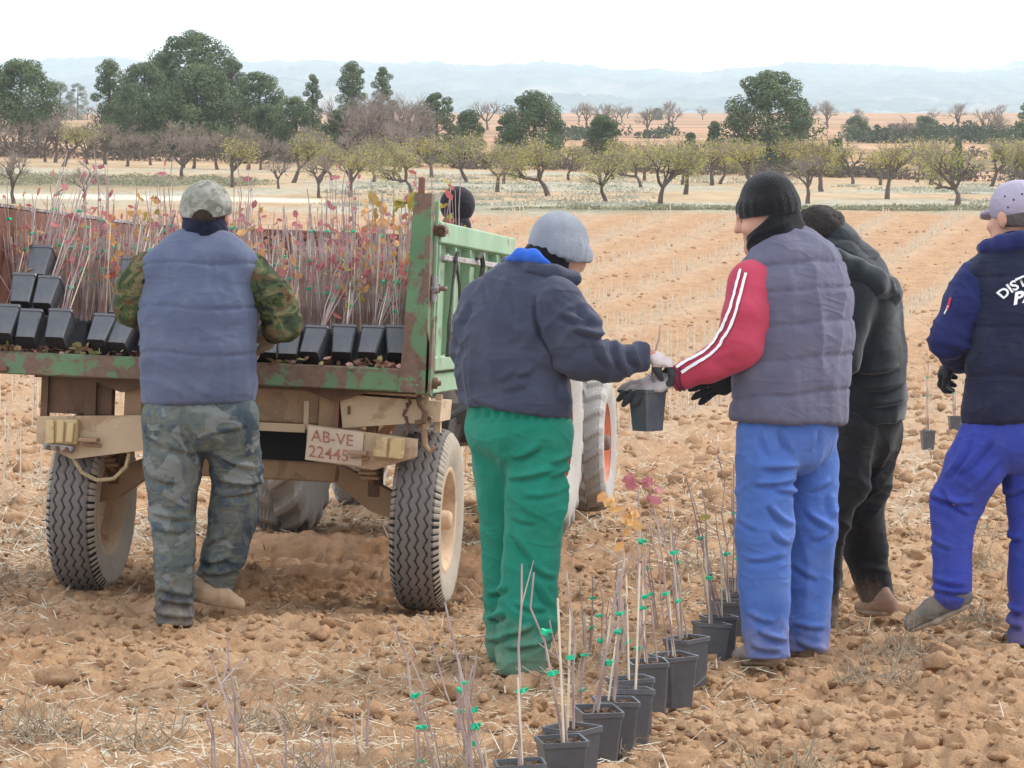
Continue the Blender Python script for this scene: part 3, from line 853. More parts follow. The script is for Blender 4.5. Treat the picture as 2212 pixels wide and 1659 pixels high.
def tyre_mesh(name, Rr, W, rim_r, zig=40, grooves=4, n_th=320, lugs=False, mats=None, lug_h=.03):
    th = np.arange(n_th) / n_th * 2 * np.pi
    hw = W / 2; tw = hw * .80
    prof = []                                   # (x, radius, region)
    for q in np.linspace(0, 1, 7)[:-1]: prof.append((-hw * (.72 + .28 * math.sin(q * math.pi * .62 + .3)), rim_r + (Rr - .02 - rim_r) * q, 1))
    wt = np.linspace(-1, 1, 67)
    for w in wt: prof.append((w * tw, Rr - .018 * abs(w) ** 3.5, 0))
    for q in np.linspace(1, 0, 7)[1:]: prof.append((hw * (.72 + .28 * math.sin(q * math.pi * .62 + .3)), rim_r + (Rr - .02 - rim_r) * q, 1))
    px = np.array([a[0] for a in prof]); pr = np.array([a[1] for a in prof]); rg = np.array([a[2] for a in prof])
    Xg = np.repeat(px[None], n_th, 0); Rg = np.repeat(pr[None], n_th, 0).copy(); TH = np.repeat(th[:, None], len(px), 1)
    tread = rg[None] == 0
    GR = np.zeros_like(Rg, bool)
    if not lugs:
        tri = np.abs(((TH * zig / (2 * np.pi)) % 1) * 2 - 1) - .5
        for g in range(grooves):
            c = (-1 + 2 * (g + .85) / (grooves + .7)) * tw
            d = np.abs(Xg - c - tri * W * .075)
            GR |= tread & (d < W * .0135)
            Rg -= np.where(tread & (d < W * .0135), .011, 0)
        # shoulder sipes
        sh = (np.abs(Xg) > tw * .88) & ((TH * zig * 1.9 / (2 * np.pi)) % 1 < .26) & (np.abs(Xg) < hw)
        GR |= sh & (Rg > Rr - .05)
        Rg -= np.where(sh & (Rg > Rr - .05), .010, 0)
    else:
        sgn = np.sign(Xg)
        ph = (TH * zig / (2 * np.pi) + np.abs(Xg) / hw * .55 + np.where(sgn > 0, .5, 0)) % 1
        bar = (ph < .36) & (np.abs(Xg) > -.0) & (Rg > Rr - .09)
        Rg += np.where(bar, lug_h, 0) * np.where(np.abs(Xg) < .04 * hw, .5, 1) - lug_h
    P = np.stack([Xg, Rg * np.cos(TH), Rg * np.sin(TH)], -1).reshape(-1, 3)
    k = len(px); idx = np.arange(n_th * k).reshape(n_th, k)
    a = idx; b = np.roll(idx, -1, 0)
    f = np.stack([a[:, :-1], a[:, 1:], b[:, 1:], b[:, :-1]], -1).reshape(-1, 4)
    side = np.repeat((((rg[:-1] + rg[1:]) > 0) & True)[None], n_th, 0).reshape(-1).astype(int)
    if not lugs:
        gr = (GR[:, :-1] & GR[:, 1:]).reshape(-1); side = np.where(gr, 2, side)
    o = mesh_obj(name, P, f, None, None, False, mats, side); me = o.data; bpy.data.objects.remove(o)
    return me
def mat_tyre(name, c, d, amt):
    t = NT(name); co = t.coord()
    t.col(t.mix(t.ramp(t.noise(co, 7, 6, .7), [(.3, (amt * .5,) * 3), (.7, (amt,) * 3)]), c, d)).set(.92, .2)
    t.bump(t.noise(co, 60, 4), .2, .004); return t.m
M_TREAD = mat_tyre('worn_rubber_tread', (.125, .118, .115), (.27, .23, .20), .5)
M_WALL = mat_tyre('dusty_tyre_wall', (.22, .20, .17), (.48, .41, .32), .85)
M_RIM = mat_rusty('sand_rim', (.52, .36, .22), (.40, .22, .12), .25, 6, (.6, .46, .32), .5, .8)

def wheel(parent, loc, tyre_me, rim_r, W, rim_mat, hub_mat, side=1, bolts=6, dish=.06, name='wheel'):
    w = empty(name, loc); w.parent = parent
    link_mesh('tyre', tyre_me, w)
    s = side; m = MB(); hw = W / 2
    m.lathe([(s * hw * .80, rim_r + .012), (s * hw * .86, rim_r - .004), (s * hw * .80, rim_r - .02), (s * hw * .45, rim_r - .035), (s * (hw * .45 - dish * .3), rim_r * .80), (s * (hw * .45 - dish), rim_r * .66), (s * (hw * .45 - dish), rim_r * .30), (s * (hw * .45 - dish), .01)], n=40)
    m.lathe([(-s * hw * .80, rim_r + .012), (-s * hw * .84, rim_r - .01), (-s * hw * .3, rim_r - .03), (s * hw * .3, rim_r - .035), (s * (hw * .40 - dish), rim_r * .66), (s * (hw * .40 - dish), .01)], n=40)
    m.build('rim', rim_mat, w, True)
    h = MB(); x0 = s * (hw * .45 - dish)
    h.lathe([(x0, rim_r * .30), (x0 + s * .03, rim_r * .28), (x0 + s * .045, rim_r * .2), (x0 + s * .105, rim_r * .18), (x0 + s * .115, rim_r * .15), (x0 + s * .118, .004)], n=20)
    h.build('hub', hub_mat, w, True)
    for k in range(bolts):
        a = 2 * math.pi * k / bolts + .3; b = MB()
        b.lathe([(x0 - .002 * s, .012), (x0 + s * .018, .012), (x0 + s * .020, .001)], (0, math.cos(a) * rim_r * .46, math.sin(a) * rim_r * .46), n=6)
        b.build('wheel_bolt', hub_mat, w)
    return w

TH_T, ROLL = R(7.5), R(2.4)
T_ORG = Vector((-1.369, 12.03, 0.0))
trailer = empty('farm_trailer', T_ORG, (0, ROLL, -TH_T))
trailer.rotation_mode = 'XYZ'
TM = Matrix.Translation(T_ORG) @ Euler((0, ROLL, -TH_T)).to_matrix().to_4x4()
def TW(x, y, z): return TM @ Vector((x, y, z))
tag(trailer, 'rusty green two-wheeled farm trailer loaded with black potted saplings', 'trailer')
HW, LEN, BED = .98, 2.5, 1.047
UX = 0.0
def P(name, fn, mat, parent=trailer, smooth=False):
    m = MB(); fn(m); o = m.build(name, mat, parent, smooth)
    if parent is trailer: o.location.x = UX
    return o

P('rear_beam', lambda m: (m.box((0, .03, BED - .048), (2 * HW, .06, .096), bev=.006), m.box((0, .045, BED - .085), (2 * HW - .02, .05, .02))), M_GREEN)
P('hinge_bar', lambda m: m.box((-.86, -.008, BED - .075), (.12, .02, .022), bev=.004), M_RUST)
P('bed_floor', lambda m: m.box((0, LEN / 2 + .03, BED - .022), (2 * HW - .06, LEN - .03, .03)), M_RUST)
for s in (-1, 1):
    P('side_rail', lambda m: m.box((s * (HW - .028), LEN / 2 + .032, BED - .062), (.052, LEN - .065, .085), bev=.005), M_GREEN2)
P('front_rail', lambda m: m.box((0, LEN + .0, BED - .06), (2 * HW - .12, .05, .09), bev=.005), M_RUST)
# sides
def side_board(s, name, mat, zt):
    zb = BED - .010
    b = P(name, lambda m: m.box((s * (HW - .030), LEN / 2 + .05, (zb + zt) / 2), (.012, LEN - .14, zt - zb - .02)), mat)
    P('top_rail', lambda m: m.box((s * (HW - .008), LEN / 2 + .05, zt - .045), (.058, LEN - .12, .09), bev=.006), mat, b)
    P('bottom_rail', lambda m: m.box((s * (HW - .008), LEN / 2 + .05, zb + .032), (.056, LEN - .12, .062), bev=.006), mat, b)
    for k in range(6):
        y = .13 + k * .44
        P('upright', lambda m: m.box((s * (HW - .006), y, (zb + zt) / 2 - .015), (.05, .028, zt - zb - .165), bev=.003), mat, b)
    return b
rb = side_board(1, 'side_board', M_GREEN2, 1.665)
P('tie_rod', lambda m: m.box((HW + .034, LEN / 2 + .02, 1.515), (.016, LEN - .2, .024), bev=.003), M_STEEL, rb)
for k in range(3): P('rod_bracket', lambda m: m.box((HW + .022, .25 + k * .85, 1.515), (.03, .03, .04), bev=.004), M_GREEN2, rb)
lb = side_board(-1, 'side_board', M_RUST, 1.66)
P('edge_strip', lambda m: m.box((-HW + .008, LEN / 2 + .05, 1.668), (.062, LEN - .12, .014)), M_STEEL, lb)
fb = P('front_board', lambda m: m.box((0, LEN + .01, (BED + 1.63) / 2), (2 * HW - .10, .014, 1.63 - BED)), M_RUST)
P('top_rail', lambda m: m.box((0, LEN + .02, 1.64), (2 * HW - .06, .05, .05), bev=.006), M_RUST, fb)
for k in range(5): P('upright', lambda m: m.box((-.7 + .35 * k, LEN + .035, 1.33), (.05, .03, .54), bev=.004), M_RUST, fb)
# rear corner posts
for s in (1,):
    pst = P('corner_post', lambda m: m.prism([(s * (HW + .000), BED - .096), (s * (HW - .112), BED - .096), (s * (HW - .100), BED + .1), (s * (HW - .078), 1.775), (s * (HW - .004), 1.775), (s * HW, BED + .1)], 'y', -.012, .072), M_GREEN)
    P('post_peg', lambda m: m.box((s * (HW - .055), .03, 1.805), (.026, .026, .075), bev=.004), M_RUST, pst)
    P('post_flange', lambda m: m.box((s * (HW + .006), .085, 1.36), (.016, .02, .78), bev=.003), M_GREEN2, pst)
    P('gusset_plate', lambda m: m.prism([(-.01, BED - .10), (-.01, BED + .175), (.075, BED + .12), (.085, BED - .07), (.05, BED - .115)], 'x', s * (HW + .012), s * (HW + .022)), M_GREEN, pst)
    P('pivot_bolt', lambda m: m.lathe([(s * (HW + .01), .024), (s * (HW + .04), .024), (s * (HW + .043), .012), (s * (HW + .055), .011), (s * (HW + .057), .001)], (0, .055, BED - .055), 'x', 16), M_DARKFRAME, pst, True)
    P('latch', lambda m: (m.lathe([(s * (HW - .0), .011), (s * (HW + .065), .011), (s * (HW + .067), .001)], (0, .05, 1.385), 'x', 10),
                          m.lathe([(s * (HW + .015), .022), (s * (HW + .035), .022)], (0, .05, 1.385), 'x', 6), m.lathe([(1.33, .012), (1.44, .012)], (s * (HW + .012), .05, 0), 'z', 8)), M_STEEL, pst)
    P('hinge_lug', lambda m: (m.box((s * (HW + .018), .10, 1.625), (.05, .06, .05), bev=.008), m.lathe([(.06, .017), (.145, .017)], (s * (HW + .03), 0, 1.625), 'y', 10)), M_DARKFRAME, pst)
# rope knotted on the rod
P('rope', lambda m: (m.tube([(HW + .05, .36, 1.53), (HW + .052, .345, 1.49), (HW + .05, .30, 1.40), (HW + .05, .265, 1.30), (HW + .05, .245, 1.24), (HW + .05, .255, 1.17), (HW + .05, .26, 1.10)], [.007, .009, .006, .006, .009, .010, .015], 6),
                     m.tube([(HW + .05, .36, 1.53), (HW + .055, .38, 1.47), (HW + .06, .43, 1.40), (HW + .06, .46, 1.31), (HW + .05, .50, 1.24)], .007, 6),
                     m.tube([(HW + .05, .345, 1.505), (HW + .056, .36, 1.54), (HW + .045, .375, 1.505), (HW + .056, .36, 1.48), (HW + .05, .345, 1.505)], .009, 6)), M_ROPE, rb)
P('rope', lambda m: (m.tube([(HW + .05, .98, 1.53), (HW + .06, 1.06, 1.55), (HW + .06, 1.12, 1.50), (HW + .055, 1.10, 1.43), (HW + .05, 1.02, 1.44), (HW + .05, .94, 1.40)], [.01, .012, .012, .012, .010, .012], 6),), M_ROPE, rb)
# under-frame (set a little to the right under the bed)
UX = .125
for s in (-1, 1):
    P('chassis_beam', lambda m: m.box((s * .42, 1.3, .845), (.08, 2.3, .17), bev=.006), M_FRAME)
    P('corner_brace', lambda m: m.prism([(s * .30, BED - .10), (s * .62, BED - .10), (s * .46, BED - .155)], 'y', .10, .13), M_DARKFRAME)
P('cross_member', lambda m: m.box((.0, .20, .865), (.76, .06, .145), bev=.006), M_FRAME)
P('cross_lip', lambda m: m.box((.0, .155, .945), (1.7, .05, .012)), M_DARKFRAME)
P('cross_member', lambda m: m.box((.0, 1.9, .865), (.76, .06, .145), bev=.006), M_FRAME)
P('tool_box', lambda m: m.prism([(.47, .925), (.905, .915), (.90, .83), (.49, .785)], 'y', .13, .42), M_DUSTPLATE)
P('box_edge', lambda m: m.box((.462, .135, .85), (.02, .03, .16)), M_RUST)
P('box_slot', lambda m: m.box((.515, .127, .86), (.012, .008, .035)), M_DARKFRAME)
P('side_bracket', lambda m: (m.box((-.66, .17, .865), (.30, .05, .15), bev=.004), m.box((-.60, .135, .84), (.05, .03, .20)), m.box((-.80, .14, .85), (.03, .04, .2))), M_DARKFRAME)
# tail bar: left wing, thin middle, right wing with the number plate
P('light_bar', lambda m: (m.box((-.02, .135, .775), (.70, .016, .035)), m.box((-.33, .15, .84), (.02, .02, .12)), m.box((.33, .15, .83), (.02, .02, .12))), M_DUSTPLATE)
P('bar_wing', lambda m: m.prism([(-.82, .775), (-.36, .80), (-.30, .70), (-.34, .655), (-.66, .600), (-.82, .665)], 'y', .095, .110), M_DUSTPLATE)
lampL = P('tail_lamp', lambda m: (m.box((-.70, .075, .715), (.14, .045, .105), (0, R(-2), 0), bev=.006),), M_LAMP)
for q in range(3): P('lamp_slat', lambda m: m.box((-.742 + .042 * q, .045, .715), (.030, .02, .10 - .008 * q), (0, R(-2 + 3 * q), 0), bev=.004), M_LAMP, lampL)
P('lamp_bracket', lambda m: m.box((-.71, .06, .648), (.13, .03, .028), (0, R(4), 0), bev=.004), M_STEEL, lampL)
for q in range(3): P('bracket_hole', lambda m: m.lathe([(.042, .010), (.0435, .0005)], (-.75 + .04 * q, 0, .650 - .003 * q), 'y', 10), M_DARKFRAME, lampL)
rot = Euler((0, R(3.0), 0)).to_matrix()
P('bar_wing', lambda m: m.prism([(.345, .795), (.815, .755), (.815, .68), (.64, .618), (.345, .645)], 'y', .100, .114), M_DUSTPLATE)
plate = P('number_plate', lambda m: m.prism([(.355, .790), (.590, .772), (.585, .632), (.345, .648)], 'y', .080, .096), M_PLATE)
def pl_text(txt, x0, z0, sz):
    glyphs('plate_letters', txt, sz, M_PLATETXT, lambda x, y: np.stack([x0 + x, np.full_like(x, .0775), z0 + y - x * .085], 1), plate, .0002)
pl_text('AB-VE', .368, .728, .068); pl_text('22445', .358, .662, .070)
lampR = P('tail_lamp', lambda m: (m.box((.70, .080, .715), (.13, .035, .09), rot, bev=.006),), M_LAMP)
for q in range(2): P('lamp_slat', lambda m: m.box((.672 + .06 * q, .055, .717 - .004 * q), (.05, .02, .085), rot, bev=.004), M_LAMP, lampR)
# axle, springs
P('axle_beam', lambda m: (m.box((0, .50, .575), (.86, .09, .085), bev=.008), m.prism([(.41, .615), (.56, .55), (.80, .435), (.80, .345), (.56, .42), (.40, .535)], 'y', .455, .545), m.prism([(-.41, .615), (-.56, .55), (-.80, .435), (-.80, .345), (-.56, .42), (-.40, .535)], 'y', .455, .545)), M_FRAME)
for s in (-1, 1):
    sp = P('leaf_spring', lambda m: m.box((s * .575, .50, .56), (.05, .10, .16), bev=.004), M_DARKFRAME)
    for q in range(6):
        ln = .95 - .13 * q; zc = .655 - .024 * q
        P('spring_leaf', lambda m: m.tube([(s * .575, .50 - ln / 2, zc + .035), (s * .575, .50 - ln / 4, zc + .008), (s * .575, .50, zc), (s * .575, .50 + ln / 4, zc + .008), (s * .575, .50 + ln / 2, zc + .035)], .010, 4), M_FRAME, sp)
        P('leaf_end', lambda m: m.box((s * .575, .50 - ln / 2 + .02, zc + .033), (.080, .06, .016), bev=.003), M_FRAME, sp)
    P('spring_hanger', lambda m: m.box((s * .575, .32, .745), (.035, .03, .20), bev=.004), M_FRAME)
    if s > 0: P('hook', lambda m: m.tube([(s * .83, .16, .90), (s * .83, .15, .80), (s * .84, .14, .73), (s * .865, .13, .70), (s * .885, .13, .725)], [.014, .014, .013, .012, .009], 8), M_FRAME)
HW0, HW = HW, .86
P('hook', lambda m: m.tube([(HW - .05, .12, .93), (HW - .04, .10, .90), (HW - .015, .09, .87), (HW - .02, .09, .83), (HW - .055, .09, .82)], .014, 8), M_DARKFRAME)
P('stake_bracket', lambda m: (m.box((HW - .02, .16, .87), (.02, .05, .15)), m.box((HW + .02, .22, .86), (.025, .03, .16)), m.lathe([(.10, .012), (.26, .012)], (HW, 0, .84), 'y', 8)), M_DUSTPLATE)
P('chain', lambda m: [m.tube([(HW - .10 + .012 * math.sin(k * 1.9), .12, .93 - .028 * k), (HW - .10 + .015 * math.cos(k * 1.7), .125, .905 - .028 * k), (HW - .10, .115, .93 - .028 * k)], .006, 5) for k in range(7)], M_DARKFRAME)
HW = HW0
P('tow_rope', lambda m: m.tube([(-.66, .12, .60), (-.62, .11, .545), (-.55, .11, .515), (-.48, .11, .525), (-.43, .11, .575), (-.42, .12, .63), (-.44, .13, .66)], .009, 6), M_ROPE2)
P('draw_bar', lambda m: (m.tube([(.38, 2.4, .84), (.0, 3.85, .62)], .045, 4), m.tube([(-.38, 2.4, .84), (.0, 3.85, .62)], .045, 4), m.lathe([(.60, .05), (.64, .05)], (0, 3.9, 0), 'z', 12)), M_FRAME)
P('black_cover_box', lambda m: (m.box((.0, .62, .69), (.62, .30, .17), bev=.01),), mat_plain('cover_box_black', (.012, .012, .014), .6, .3))  # black box widened to cover the tractor parts behind, leaving this area black
tyre_t = tyre_mesh('tyre', .395, .215, .225, n_th=400, mats=[M_TREAD, M_WALL, mat_plain('groove_rubber', (.018, .017, .018), .9, .3)])
for s in (-1, 1): wheel(trailer, (.19 + s * .742, .50, .393), tyre_t, .225, .215, M_RIM, M_RIM, s)

# ================================================================== tractor
TR_YAW = R(8.6)
tractor = empty('tractor', (-.56, 16.55, 0), (0, 0, -TR_YAW))
tag(tractor, 'small red tractor with dusty lugged tyres pulling the trailer', 'tractor')
M_TRED = mat_rusty('faded_red_paint', (.42, .10, .06), (.22, .09, .06), .25, 6, (.5, .36, .25), .35)
M_TORANGE = mat_rusty('orange_red_rim', (.62, .14, .07), (.40, .13, .08), .2, 6, (.6, .35, .22), .3)
M_TGREY = mat_rusty('oily_cast_iron', (.09, .085, .085), (.10, .07, .05), .3, 8, (.3, .22, .16), .4)
M_TLUG = mat_tyre('dusty_lug_rubber', (.17, .165, .16), (.42, .39, .35), .75)
M_TWALL = mat_tyre('grey_lug_wall', (.25, .24, .23), (.50, .47, .43), .8)
def PT(name, fn, mat, parent=tractor, smooth=False):
    m = MB(); fn(m); return m.build(name, mat, parent, smooth)
ty_r = tyre_mesh('tyre', .64, .34, .36, zig=18, n_th=288, lugs=True, mats=[M_TLUG, M_TWALL], lug_h=.05)
ty_f = tyre_mesh('tyre', .445, .25, .275, zig=20, n_th=240, lugs=True, mats=[M_TLUG, M_TWALL], lug_h=.022)
for s in (-1, 1):
    wheel(tractor, (s * .74, 0, .63), ty_r, .36, .34, M_TORANGE, M_TGREY, s, 8, .09)
    wheel(tractor, (s * .76, 2.12, .435), ty_f, .275, .25, M_TORANGE, M_TGREY, s, 8, .05)
    PT('mudguard', lambda m: m.prism([(y, z) for (y, z) in [(-.62, .75), (-.58, .98), (-.38, 1.22), (-.05, 1.33), (.30, 1.27), (.52, 1.05), (.48, 1.03), (.28, 1.22), (-.05, 1.28), (-.35, 1.18), (-.54, .96), (-.58, .75)]], 'x', s * .56, s * .93), M_TRED)
PT('gearbox', lambda m: (m.box((0, .35, .66), (.36, 1.3, .40), bev=.04), m.box((0, 0, .63), (1.15, .22, .22), bev=.04)), M_TGREY)
PT('engine', lambda m: (m.box((0, 1.55, .72), (.34, 1.1, .42), bev=.03), m.box((0, 2.12, .46), (1.3, .10, .10), bev=.02)), M_TGREY)
bn = PT('bonnet', lambda m: (m.box((0, 1.65, 1.10), (.46, 1.25, .36), bev=.06),), M_TRED)
PT('grille', lambda m: m.box((0, 2.285, 1.08), (.38, .03, .26), bev=.01), M_TGREY, bn)
PT('exhaust', lambda m: m.tube([(.14, 1.6, 1.25), (.14, 1.6, 1.55)], .03, 10), M_TGREY)
PT('steering_wheel', lambda m: (m.tube([(.19 * math.cos(a), .72 + .12 * math.sin(a), 1.36 + .14 * math.sin(a)) for a in np.linspace(0, 2 * math.pi, 17)], .013, 6), m.tube([(0, 1.0, 1.12), (0, .72, 1.36)], .018, 6)), M_TGREY)
seat = PT('seat', lambda m: (m.box((0, .10, .98), (.44, .42, .08), bev=.03), m.box((0, -.12, 1.16), (.44, .07, .32), (R(-8), 0, 0), bev=.03)), mat_plain('black_seat_vinyl', (.02, .02, .022), .5, .2))
PT('foot_board', lambda m: (m.box((0, .75, .56), (.95, .5, .03), bev=.008),), M_TGREY)
PT('linkage', lambda m: (m.tube([(.28, -.15, .60), (.32, -.75, .42)], .03, 8), m.tube([(-.28, -.15, .60), (-.32, -.75, .42)], .03, 8), m.tube([(.12, -.2, .8), (.32, -.55, .66), (.32, -.75, .42)], .022, 8), m.box((0, -.55, .50), (.12, .5, .06))), M_TGREY)
PT('hydraulic_hose', lambda m: (m.tube([(.2, -.2, .95), (.42, -.6, 1.0), (.60, -1.1, .92), (.62, -1.5, .72), (.66, -1.7, .52)], .026, 8), m.tube([(.16, -.2, .9), (.34, -.7, .9), (.5, -1.2, .75), (.30, -1.6, .62)], .018, 8)), mat_plain('black_hose', (.03, .028, .027), .6, .3))
# ================================================================== potted saplings
t = NT('black_pot_plastic'); co = t.coord()
d = t.ramp(t.noise(co, 16, 6, .7), [(.35, (.02, .02, .02)), (.8, (.5, .5, .5))])
t.col(t.mix(d, (.055, .062, .078), (.20, .185, .17))).set(.36, .6); t.bump(t.noise(co, 40, 3), .12, .004); M_POT = t.m
M_COMPOST = mat_plain('dark_compost', (.085, .055, .035), .98, .5, 60, bump=.8, bscale=120)
M_STEM = NT('purple_brown_stem'); t = M_STEM; co = t.coord()
t.col(t.ramp(t.noise(co, 7, 3), [(.3, (.24, .15, .14)), (.5, (.38, .29, .27)), (.7, (.52, .44, .40))])).set(.7, .3); M_STEM = t.m
M_CANE = mat_plain('split_cane', (.66, .57, .43), .8, .2, 14)
M_TIE = mat_plain('green_tie_tape', (.012, .46, .24), .45, .15, 20)
M_LEAFR = mat_leaf('red_leaf', [(.3, (.42, .09, .09)), (.5, (.56, .17, .16)), (.7, (.60, .30, .26))], 6, .3, .6)
M_LEAFO = mat_leaf('orange_leaf', [(.3, (.56, .20, .08)), (.5, (.62, .33, .13)), (.7, (.60, .45, .18))], 6, .3, .6)
M_LEAFG = mat_leaf('yellow_olive_leaf', [(.3, (.22, .20, .04)), (.5, (.42, .33, .07)), (.7, (.50, .24, .10))], 6, .3, .6)
M_LEAFP = mat_leaf('plum_leaf', [(.3, (.34, .09, .11)), (.5, (.46, .17, .18)), (.7, (.52, .28, .28))], 6, .3, .6)
PH = .145
def pot_mesh():
    m = MB(); a, b = .040, .050                      # half widths bottom / top
    def ring(h, z, c=.006): return [(h, -h + c, z), (h, h - c, z), (h - c, h, z), (-h + c, h, z), (-h, h - c, z), (-h, -h + c, z), (-h + c, -h, z), (h - c, -h, z)]
    R_ = [ring(a, 0), ring(a * .75 + b * .25, PH * .25), ring(b - .001, PH - .014), ring(b + .003, PH - .012), ring(b + .003, PH), ring(b - .002, PH), ring(b - .004, PH - .018)]
    vs = sum(R_, []); fs = [tuple(range(7, -1, -1))]
    for i in range(len(R_) - 1):
        for k in range(8): fs.append((i * 8 + k, i * 8 + (k + 1) % 8, i * 8 + 8 + (k + 1) % 8, i * 8 + 8 + k))
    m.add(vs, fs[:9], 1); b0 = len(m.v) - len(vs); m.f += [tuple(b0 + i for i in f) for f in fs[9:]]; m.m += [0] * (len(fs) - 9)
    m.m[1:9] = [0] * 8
    return m.mesh('pot', mats=[M_POT, mat_plain('shaded_pot_base', (.022, .019, .018), .9, .4, 40)])  # bottom face coloured near black to stand for the shade on the underside
def compost_mesh():
    rs = np.random.default_rng(3); vs = []; fs = []; n = 7; h = .0455
    for i in range(n):
        for j in range(n): vs.append((-h + 2 * h * i / (n - 1), -h + 2 * h * j / (n - 1), PH - .014 + .008 * rs.random()))
    for i in range(n - 1):
        for j in range(n - 1): a = i * n + j; fs.append((a, a + n, a + n + 1, a + 1))
    m = MB(); m.add(vs, fs)
    for k in range(9):
        x, y = (rs.random(2) - .5) * .08; m.box((x, y, PH - .008), (.012, .010, .008), (rs.random(), rs.random(), rs.random()))
    return m.mesh('compost', M_COMPOST)
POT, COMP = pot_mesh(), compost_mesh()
def leaf_geo(m, p, d, L, rs):
    d = norm(d); e = norm(np.cross(d, rs.normal(size=3))); n_ = np.cross(d, e)
    p = np.asarray(p)
    m.add([p, p + d * L * .35 + e * L * .30, p + d * L * .75 + e * L * .24 - n_ * L * .06, p + d * L, p + d * L * .75 - e * L * .24 - n_ * L * .06, p + d * L * .35 - e * L * .30, p + d * L * .5 - n_ * L * .10],
          [(0, 1, 6), (1, 2, 6), (2, 3, 6), (3, 4, 6), (4, 5, 6), (5, 0, 6)])
def sapling_meshes(seed, H=.6, n_leaf=3, leaf_mat=M_LEAFR, lean=(0, 0), cane_h=.38, branches=2, ties=2, thick=1.0, leafL=.045, z0=PH - .02, tip=False):
    rs = np.random.default_rng(seed); st = MB(); ca = MB(); lf = MB(); out = []
    ends = []
    for b in range(1 + branches):
        h = H * (1 if b == 0 else .55 + .4 * rs.random()); a0 = rs.normal(size=2) * (.012 if b else .006)
        pts = []; off = np.zeros(2); dr = np.array(lean) * h + rs.normal(size=2) * (.05 if b else .03) * h
        for i in range(6):
            q = i / 5; pts.append(np.array([a0[0] + dr[0] * q + rs.normal() * .007 * q, a0[1] + dr[1] * q + rs.normal() * .007 * q, z0 + h * q]))
        r0 = (.0048 if b == 0 else .0034) * thick
        st.tube(pts, list(np.linspace(r0, r0 * .5, 6)), 5, caps=False); ends.append(pts)
        if rs.random() < .5:
            k = rs.integers(2, 5); e = norm(np.array([rs.normal(), rs.normal(), 1.2])); st.tube([pts[k], pts[k] + e * .10], [r0 * .6, r0 * .3], 4, caps=False); ends.append([pts[k], pts[k] + e * .10])
    cx = rs.normal(size=2) * .012; cl = np.array(lean) * cane_h * .6 + rs.normal(size=2) * .04 * cane_h
    cp = [np.array([cx[0], cx[1], z0]), np.array([cx[0] + cl[0], cx[1] + cl[1], z0 + cane_h])]
    if cane_h > 0: ca.tube(cp, [.0030, .0026], 5)
    tie_me = []
    for k in range(ties):
        q = (.28 + .55 * (k + rs.random() * .6) / max(1, ties)); p = ends[0][0] * (1 - q) + np.array(ends[0][5]) * q
        c = MB(); w = .007 + .005 * rs.random(); c.box(p, (.014 + .005 * rs.random(), .010, w), (rs.normal() * .2, rs.normal() * .3, rs.random() * 3))
        c.box(p + np.array([.010, 0, 0.002]), (.016, .003, w * .8), (rs.normal() * .3, rs.normal() * .5, rs.random() * 3))
        tie_me.append(c.mesh('tie', M_TIE))
    for k in range(n_leaf):
        e = ends[0] if tip else ends[int(rs.integers(0, len(ends)))]; j = len(e) - 1 - int(rs.integers(0, min(3, len(e) - 1)))
        b0 = np.asarray(e[-1]) + rs.normal(size=3) * np.array([.030, .030, .024]) if tip else e[j]
        leaf_geo(lf, b0, rs.normal(size=3) + np.array([0, 0, .3]), leafL * (.7 + .6 * rs.random()), rs)
    return dict(stem=st.mesh('stem', M_STEM, True), cane=ca.mesh('cane', M_CANE) if cane_h > 0 else None, ties=tie_me, leaves=lf.mesh('leaves', leaf_mat) if n_leaf else None)
def place_sapling(name, sm, loc, rot, label, group, pot=True, sc=1.0, cat='potted sapling'):
    r = empty(name, loc, rot); r.scale = (sc, sc, sc); tag(r, label, cat, group)
    if pot:
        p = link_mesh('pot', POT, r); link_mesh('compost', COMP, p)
    link_mesh('stem', sm['stem'], r)
    if sm['cane']: link_mesh('cane', sm['cane'], r)
    for tm in sm['ties']: link_mesh('tie', tm, r)
    if sm['leaves']: tag(link_mesh('leaves', sm['leaves'], r), kind='stuff')
    return r
LM = [M_LEAFR, M_LEAFO, M_LEAFG, M_LEAFP]
VAR = [sapling_meshes(100 + i, .40 + .24 * ((i * 7) % 10) / 10 + (.16 if i % 12 == 7 else 0), [3, 1, 7, 15, 2, 8, 2, 16, 9, 4, 8, 20][i % 12], LM[[0, 0, 1, 0, 3, 0, 0, 3, 1, 0, 2, 1][i % 12]], cane_h=.30 + .18 * ((i * 3) % 5) / 5, branches=[4, 6, 5, 7][i % 4], ties=1 + i % 2, leafL=.040, thick=.82) for i in range(24)]
rs = np.random.default_rng(77)
